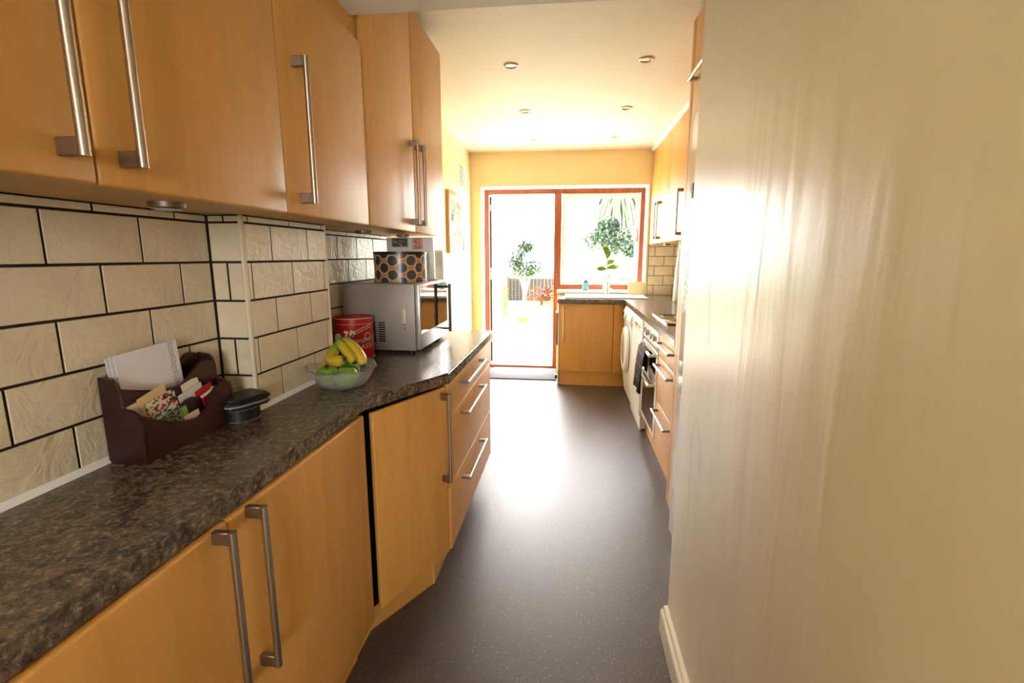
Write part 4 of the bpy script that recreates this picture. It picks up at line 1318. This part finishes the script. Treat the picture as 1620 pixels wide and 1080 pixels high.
for ang, ln, z in ((80, 0.15, 1.30), (20, 0.15, 1.20), (165, 0.13, 1.19), (100, 0.17, 1.33), (45, 0.12, 1.24)):
    bm = B()
    dx, dz = math.cos(math.radians(ang)), math.sin(math.radians(ang))
    px, pz = -dz, dx
    up_, lo_ = [], []
    for k in range(8):
        s = k / 7
        w = 0.030 * math.sin(PI * min(1, s * 0.98 + 0.02)) 
        cx, cz = 0.42 + dx * ln * s, z + dz * ln * s - 0.03 * s * s
        up_.append(bm.verts.new((cx + px * w, 5.62 - 0.02 * s, cz + pz * w))); lo_.append(bm.verts.new((cx - px * w, 5.62 + 0.01 * s, cz - pz * w)))
    for k in range(7): bm.faces.new((up_[k], up_[k + 1], lo_[k + 1], lo_[k]))
    add('leaf', bm, M_LGREEN, t)

# =================================================================== FAR LEFT WALL: pictures, vent
def art_mat(name, cols, sc):
    m, nt, b = base_mat(name)
    mp = mapped(nt)
    n = noise_tex(nt, mp.outputs['Vector'], sc, 3, 0.5, 1.0)
    r = ramp(nt, cols, 'EASE'); nt.links.new(n.outputs['Fac'], r.inputs['Fac'])
    nt.links.new(r.outputs['Color'], b.inputs['Base Color']); b.inputs['Roughness'].default_value = 0.8
    return m
t = thing('collage_picture', 'tall maple-framed collage picture on the far left wall', 'picture', (-1.10, 4.70, 1.36))
add('frame', bbox(-1.1145, -1.085, 4.42, 4.98, 1.365, 1.93, 0.003), plain('picture_frame_wood', (206, 160, 104), 0.4), t)
add('mount', bbox(-1.086, -1.0835, 4.455, 4.945, 1.40, 1.895), plain('picture_mount', (238, 232, 220), 0.6), t)
k = 0
for (y0, y1, z0, z1) in ((4.49, 4.66, 1.44, 1.58), (4.70, 4.91, 1.43, 1.62), (4.49, 4.66, 1.62, 1.86), (4.70, 4.91, 1.66, 1.86)):
    add('print', bbox(-1.0838, -1.0825, y0, y1, z0, z1), art_mat('collage_print_%d' % k, [(0.36, (40, 32, 26)), (0.45, (150, 118, 70)), (0.58, (206, 190, 160)), (0.72, (140, 92, 56))], 9 + 3 * k), t)
    k += 1
t = thing('small_picture', 'thin dark-edged picture further along the far left wall', 'picture', (-1.10, 5.14, 1.40))
add('frame', bbox(-1.1145, -1.092, 5.04, 5.24, 1.40, 1.57, 0.002), plain('dark_edge_frame', (60, 50, 48), 0.5), t)
add('sheet', bbox(-1.093, -1.0905, 5.055, 5.225, 1.412, 1.558), M_PAPER, t)
t = thing('wall_vent', 'white louvred air vent high on the far left wall', 'vent', (-1.105, 5.15, 2.02))
add('frame', bbox(-1.1145, -1.108, 5.02, 5.28, 2.02, 2.26, 0.002), M_WHITEP, t)
add('shade_backing', bbox(-1.1082, -1.1072, 5.035, 5.265, 2.035, 2.248), plain('vent_shade_colour', (120, 104, 80), 0.8), t)  # dark sheet standing in for the shade between the slats
for k in range(9):
    add('slat', bbox(-1.109, -1.102, 5.04, 5.26, 2.04 + k * 0.024, 2.052 + k * 0.024, 0.001), M_WHITEP, t)

# =================================================================== CEILING DOWNLIGHTS
spots = [(-0.368, 3.11, 'left, nearest the beam'), (0.418, 3.11, 'right, nearest the fridge housing'), (-0.373, 4.05, 'left, middle of its row'),
         (0.412, 4.05, 'right, middle of its row'), (-0.38, 5.0, 'left, nearest the garden door'), (0.405, 4.98, 'right, nearest the window')]
M_BULB = plain('bulb_face', (120, 104, 84), 0.25, 0.4)
for x, y, w in spots:
    t = thing('ceiling_downlight', 'round recessed ceiling downlight on the ' + w, 'downlight', (x, y, CZ - 0.012), group='ceiling downlights')
    bm = B(); lathe(bm, [(0.030, -0.004), (0.036, -0.009), (0.043, -0.006), (0.045, 0.0), (0.030, 0.0)], (x, y, CZ), 32, cap0=False, cap1=False)
    add('bezel', bm, plain('downlight_bezel', (216, 196, 160), 0.3, 0.3) if 'downlight_bezel' not in MATS else MATS['downlight_bezel'], t)
    bm = B(); lathe(bm, [(0.030, -0.0035), (0.024, -0.002), (0.004, -0.0015)], (x, y, CZ), 24)
    add('lamp', bm, M_BULB, t)

# unseen opal globe added behind the camera to brighten near cabinets and partition
LX, LY, LZ = -0.62, -0.85, 2.27
t = thing('added_fill_lamp', 'added opal globe, unseen behind the camera, filling the near end with light', 'lamp', (LX, LY, LZ))
bm = B(); lathe(bm, [(0.06, 0.10), (0.06, 0.19)], (LX, LY, LZ), 28)
add('fill_lamp_rose', bm, M_CHROME, t)
m, nt, b = base_mat('opal_fill_glow')
b.inputs['Base Color'].default_value = (0.9, 0.88, 0.82, 1)
b.inputs['Emission Color'].default_value = (1.0, 0.965, 0.90, 1)
b.inputs['Emission Strength'].default_value = FILL_LAMP
bm = B(); bmesh.ops.create_uvsphere(bm, u_segments=28, v_segments=16, radius=0.11, matrix=T(LX, LY, LZ))
add('globe', bm, m, t, smooth=180)

# doormat
t = thing('doormat', 'grey ribbed doormat inside the open garden door', 'doormat', (-0.49, 5.42, 0))
bm = bbox(-0.87, -0.125, 5.175, 5.70, 0.0, 0.010, 0.003)
add('pile', bm, plain('grey_mat', (82, 82, 88), 0.95, noise=0.15, nscale=120), t)
bm = B()
for a in ((-0.875, -0.12, 5.165, 5.185), (-0.875, -0.12, 5.69, 5.71), (-0.875, -0.855, 5.185, 5.69), (-0.14, -0.12, 5.185, 5.69)):
    box(bm, a[0], a[1], a[2], a[3], 0.0005, 0.012, 0.002)
add('border', bm, plain('dark_mat_edge', (72, 72, 76), 0.9), t)

# =================================================================== GARDEN
GZ = -0.40
bm = B(); box(bm, -40, 40, 5.9, 60, GZ - 0.2, GZ)
grass = plain('lawn_green', (84, 110, 40), 0.95, noise=0.15, nscale=30)
struct('ground', bm, grass)
bm = B(); box(bm, -40, 40, -40, -3.9, GZ - 0.2, GZ)
struct('ground_front', bm, plain('pale_paving', (176, 170, 158), 0.8))
bm = B(); box(bm, -6, 6, 5.87, 10.2, GZ, -0.03)
struct('patio', bm, plain('pale_patio', (206, 200, 186), 0.7, noise=0.05, nscale=4))
bm = B(); prism(bm, [(-2.3, 10.2), (-1.25, 10.2), (-1.75, 18.4), (-2.6, 18.4)], GZ, GZ + 0.03)
struct('path', bm, plain('pale_path', (214, 208, 196), 0.8))

def blob_tree(name, label, base, trunk_pts, trunk_r, blobs, nleaf, lsize, col, tcol, cat='tree', group=None):
    t = thing(name, label, cat, base, group=group)
    bm = B()
    for pts, r in zip(trunk_pts, trunk_r):
        tube(bm, [tuple(Vector(base) + Vector(p)) for p in pts], r, 8)
    add('trunk', bm, plain(name + '_bark_%d' % len(MATS), tcol, 0.9), t)
    bm = B()
    for c, rad in blobs:
        c = Vector(base) + Vector(c)
        for k in range(int(nleaf)):
            d_ = Vector((random.gauss(0, 1), random.gauss(0, 1), random.gauss(0, 1))).normalized() * random.random() ** 0.45
            p = c + Vector((d_.x * rad[0], d_.y * rad[1], d_.z * rad[2]))
            v = Vector((random.gauss(0, 1), random.gauss(0, 1), random.gauss(0, 1))).normalized()
            u = v.cross(Vector((0.3, 0.5, 0.8))).normalized()
            leaf_quads(bm, p, u, v, lsize * 0.35, lsize)
    add('foliage', bm, plain(name + '_leaf_%d' % len(MATS), col, 0.7, noise=0.25, nscale=3), t)
    return t
blob_tree('garden_tree', 'small slender green tree in front of the garden fence', (-1.66, 18.0, GZ),
          [[(0, 0, 0), (0.02, 0, 0.4), (-0.12, 0, 0.95)], [(0, 0, 0.1), (0.1, 0, 0.5), (0.22, 0, 1.0)], [(0.02, 0, 0), (0, 0, 0.6), (0.03, 0.05, 1.2)]], [0.05, 0.045, 0.05],
          [((-0.15, 0, 1.75), (0.38, 0.4, 0.45)), ((0.25, 0.1, 1.35), (0.45, 0.4, 0.35)), ((-0.05, 0, 1.15), (0.5, 0.4, 0.3)), ((-0.3, 0, 1.45), (0.3, 0.3, 0.3)), ((0.1, 0, 2.05), (0.3, 0.3, 0.25))], 300, 0.10, (36, 50, 30), (196, 180, 160))
blob_tree('russet_shrub', 'russet-leaved low shrub beside the slender tree', (-0.95, 17.2, GZ), [[(0, 0, 0), (0, 0, 0.3)]], [0.04],
          [((0, 0, 0.34), (0.62, 0.4, 0.32)), ((0.3, 0, 0.42), (0.4, 0.3, 0.26))], 420, 0.08, (96, 48, 34), (60, 40, 30), 'shrub')
blob_tree('pale_shrub', 'pale yellow-green shrub at the right of the doorway view', (-0.10, 16.2, GZ), [[(0, 0, 0), (0, 0, 0.3)]], [0.04],
          [((0, 0, 0.42), (0.5, 0.4, 0.42))], 420, 0.08, (196, 186, 130), (90, 70, 44), 'shrub')
blob_tree('border_shrub', 'bright green upright shrub seen past the open door edge', (-1.75, 13.2, GZ), [[(0, 0, 0), (0, 0, 0.5)]], [0.04],
          [((0, 0, 0.5), (0.12, 0.3, 0.5))], 420, 0.06, (70, 96, 28), (90, 70, 44), 'shrub')
blob_tree('broad_tree', 'broad dark green tree in the middle of the window view', (0.95, 13.0, GZ), [[(0, 0, 0), (0.05, 0, 1.0), (0, 0, 2.0)], [(0, 0, 1.0), (0.4, 0, 1.6), (0.6, 0, 2.0)]], [0.06, 0.04],
          [((0.15, 0, 2.25), (0.5, 0.5, 0.3)), ((0.4, 0, 2.0), (0.55, 0.5, 0.25)), ((-0.2, 0, 2.15), (0.4, 0.4, 0.28)), ((0.05, 0, 2.5), (0.3, 0.3, 0.2)), ((0.75, 0, 1.85), (0.35, 0.3, 0.18))], 330, 0.10, (40, 54, 40), (110, 90, 76))
blob_tree('wispy_shrub', 'pale wispy shrub low at the left of the window view', (0.05, 14.0, GZ), [[(0, 0, 0), (0.1, 0, 0.6)]], [0.02],
          [((0.0, 0, 0.85), (0.6, 0.4, 0.3))], 160, 0.07, (150, 150, 126), (110, 90, 76), 'shrub')
# palm behind the window head
t = thing('palm_tree', 'palm with drooping fronds at the top right of the window view', 'palm', (1.35, 14.6, GZ))
bm = B(); tube(bm, [(1.35, 14.6, GZ), (1.33, 14.6, 1.6), (1.35, 14.6, 3.3)], [0.10, 0.08, 0.07], 10)
add('trunk', bm, plain('palm_trunk', (140, 116, 90), 0.9), t)
M_FROND = plain('frond_green', (44, 56, 24), 0.6)
for k in range(48):
    a = 2 * PI * k / 48 + random.uniform(-0.1, 0.1); el = random.uniform(0.1, 0.9); L = random.uniform(0.75, 1.05)
    bm = B(); l_, r_ = [], []
    for i in range(8):
        s = i / 7
        rad = L * s * math.cos(el * (1 - 0.4 * s)); z = 3.3 + L * s * math.sin(el) - 2.0 * L * s * s
        w = 0.15 * (1 - s * 0.92) * min(1, s * 4 + 0.2)
        c = Vector((1.35 + rad * math.cos(a), 14.6 + rad * math.sin(a), z)); u = Vector((-math.sin(a), math.cos(a), 0))
        l_.append(bm.verts.new(c + u * w)); r_.append(bm.verts.new(c - u * w - Vector((0, 0, 0.01))))
    for i in range(7): bm.faces.new((l_[i], l_[i + 1], r_[i + 1], r_[i]))
    add('frond', bm, M_FROND, t)

# fence and trellis
t = thing('garden_fence', 'dark brown board fence at the end of the garden', 'fence', (0.0, 19.0, GZ))
M_FENCE = plain('fence_brown', (46, 34, 31), 0.9, noise=0.2, nscale=8)
bm = B()
x = -2.35
while x < 3.2:
    box(bm, x, x + 0.135, 19.0, 19.02, GZ, GZ + 0.86 + random.uniform(-0.008, 0.008)); x += 0.14
o = add('board', bm, M_FENCE, t); o['kind'] = 'stuff'
for x in (-2.36, -0.5, 1.36, 3.22):
    add('post', bbox(x - 0.05, x + 0.05, 18.95, 19.0, GZ, GZ + 0.93), M_FENCE, t)
bm = B()
for k in range(5): box(bm, -2.28 + k * 0.10, -2.265 + k * 0.10, 18.90, 18.915, GZ, GZ + 0.85)
for k in range(8): box(bm, -2.28, -1.865, 18.885, 18.90, GZ + 0.05 + k * 0.11, GZ + 0.065 + k * 0.11)
single('trellis', bm, plain('trellis_dark', (30, 25, 23), 0.9), 'dark lattice trellis standing against the fence', 'trellis')
# low planting bed on the patio edge
bm = B(); prism(bm, [(-1.05, 9.2), (-0.2, 9.2), (-0.2, 9.5), (-1.05, 9.5)], -0.03, 0.0)
single('planting_bed', bm, plain('soil', (150, 120, 90), 0.95), 'narrow strip of planting at the patio edge', 'planting bed')
blob_tree('low_plant', 'low yellow-green plant at the patio edge', (-0.88, 9.33, 0.0), [[(0, 0, 0), (0, 0, 0.10)]], [0.01], [((0, 0, 0.10), (0.16, 0.08, 0.05))], 160, 0.05, (168, 168, 60), (90, 70, 44), 'plant')
blob_tree('low_plant', 'low dry brown plant at the patio edge', (-0.42, 9.33, 0.0), [[(0, 0, 0), (0, 0, 0.07)]], [0.01], [((0, 0, 0.07), (0.14, 0.06, 0.025))], 120, 0.04, (176, 140, 100), (90, 70, 44), 'plant')

# neighbour's pale bungalow far beyond the window
t = thing('neighbour_house', 'pale bungalow far beyond the garden in the window view', 'house', (4.0, 36, GZ))
add('wall', bbox(-0.6, 9.0, 35.0, 40.0, GZ, 3.2), M_WHITEP, t)
bm = B(); prism_x(bm, [(34.4, 3.2), (40.6, 3.2), (37.5, 4.6)], -1.0, 9.4)
add('roof', bm, plain('pale_roof', (206, 196, 184), 0.9), t)
for x in (0.6, 3.2):
    w = add('window', bbox(x, x + 1.4, 34.93, 35.02, 1.2, 2.4), M_UPVC, t)
    add('pane', bbox(x + 0.08, x + 1.32, 34.90, 34.94, 1.28, 2.32), plain('far_pane_%d' % len(MATS), (170, 180, 190), 0.1), w)
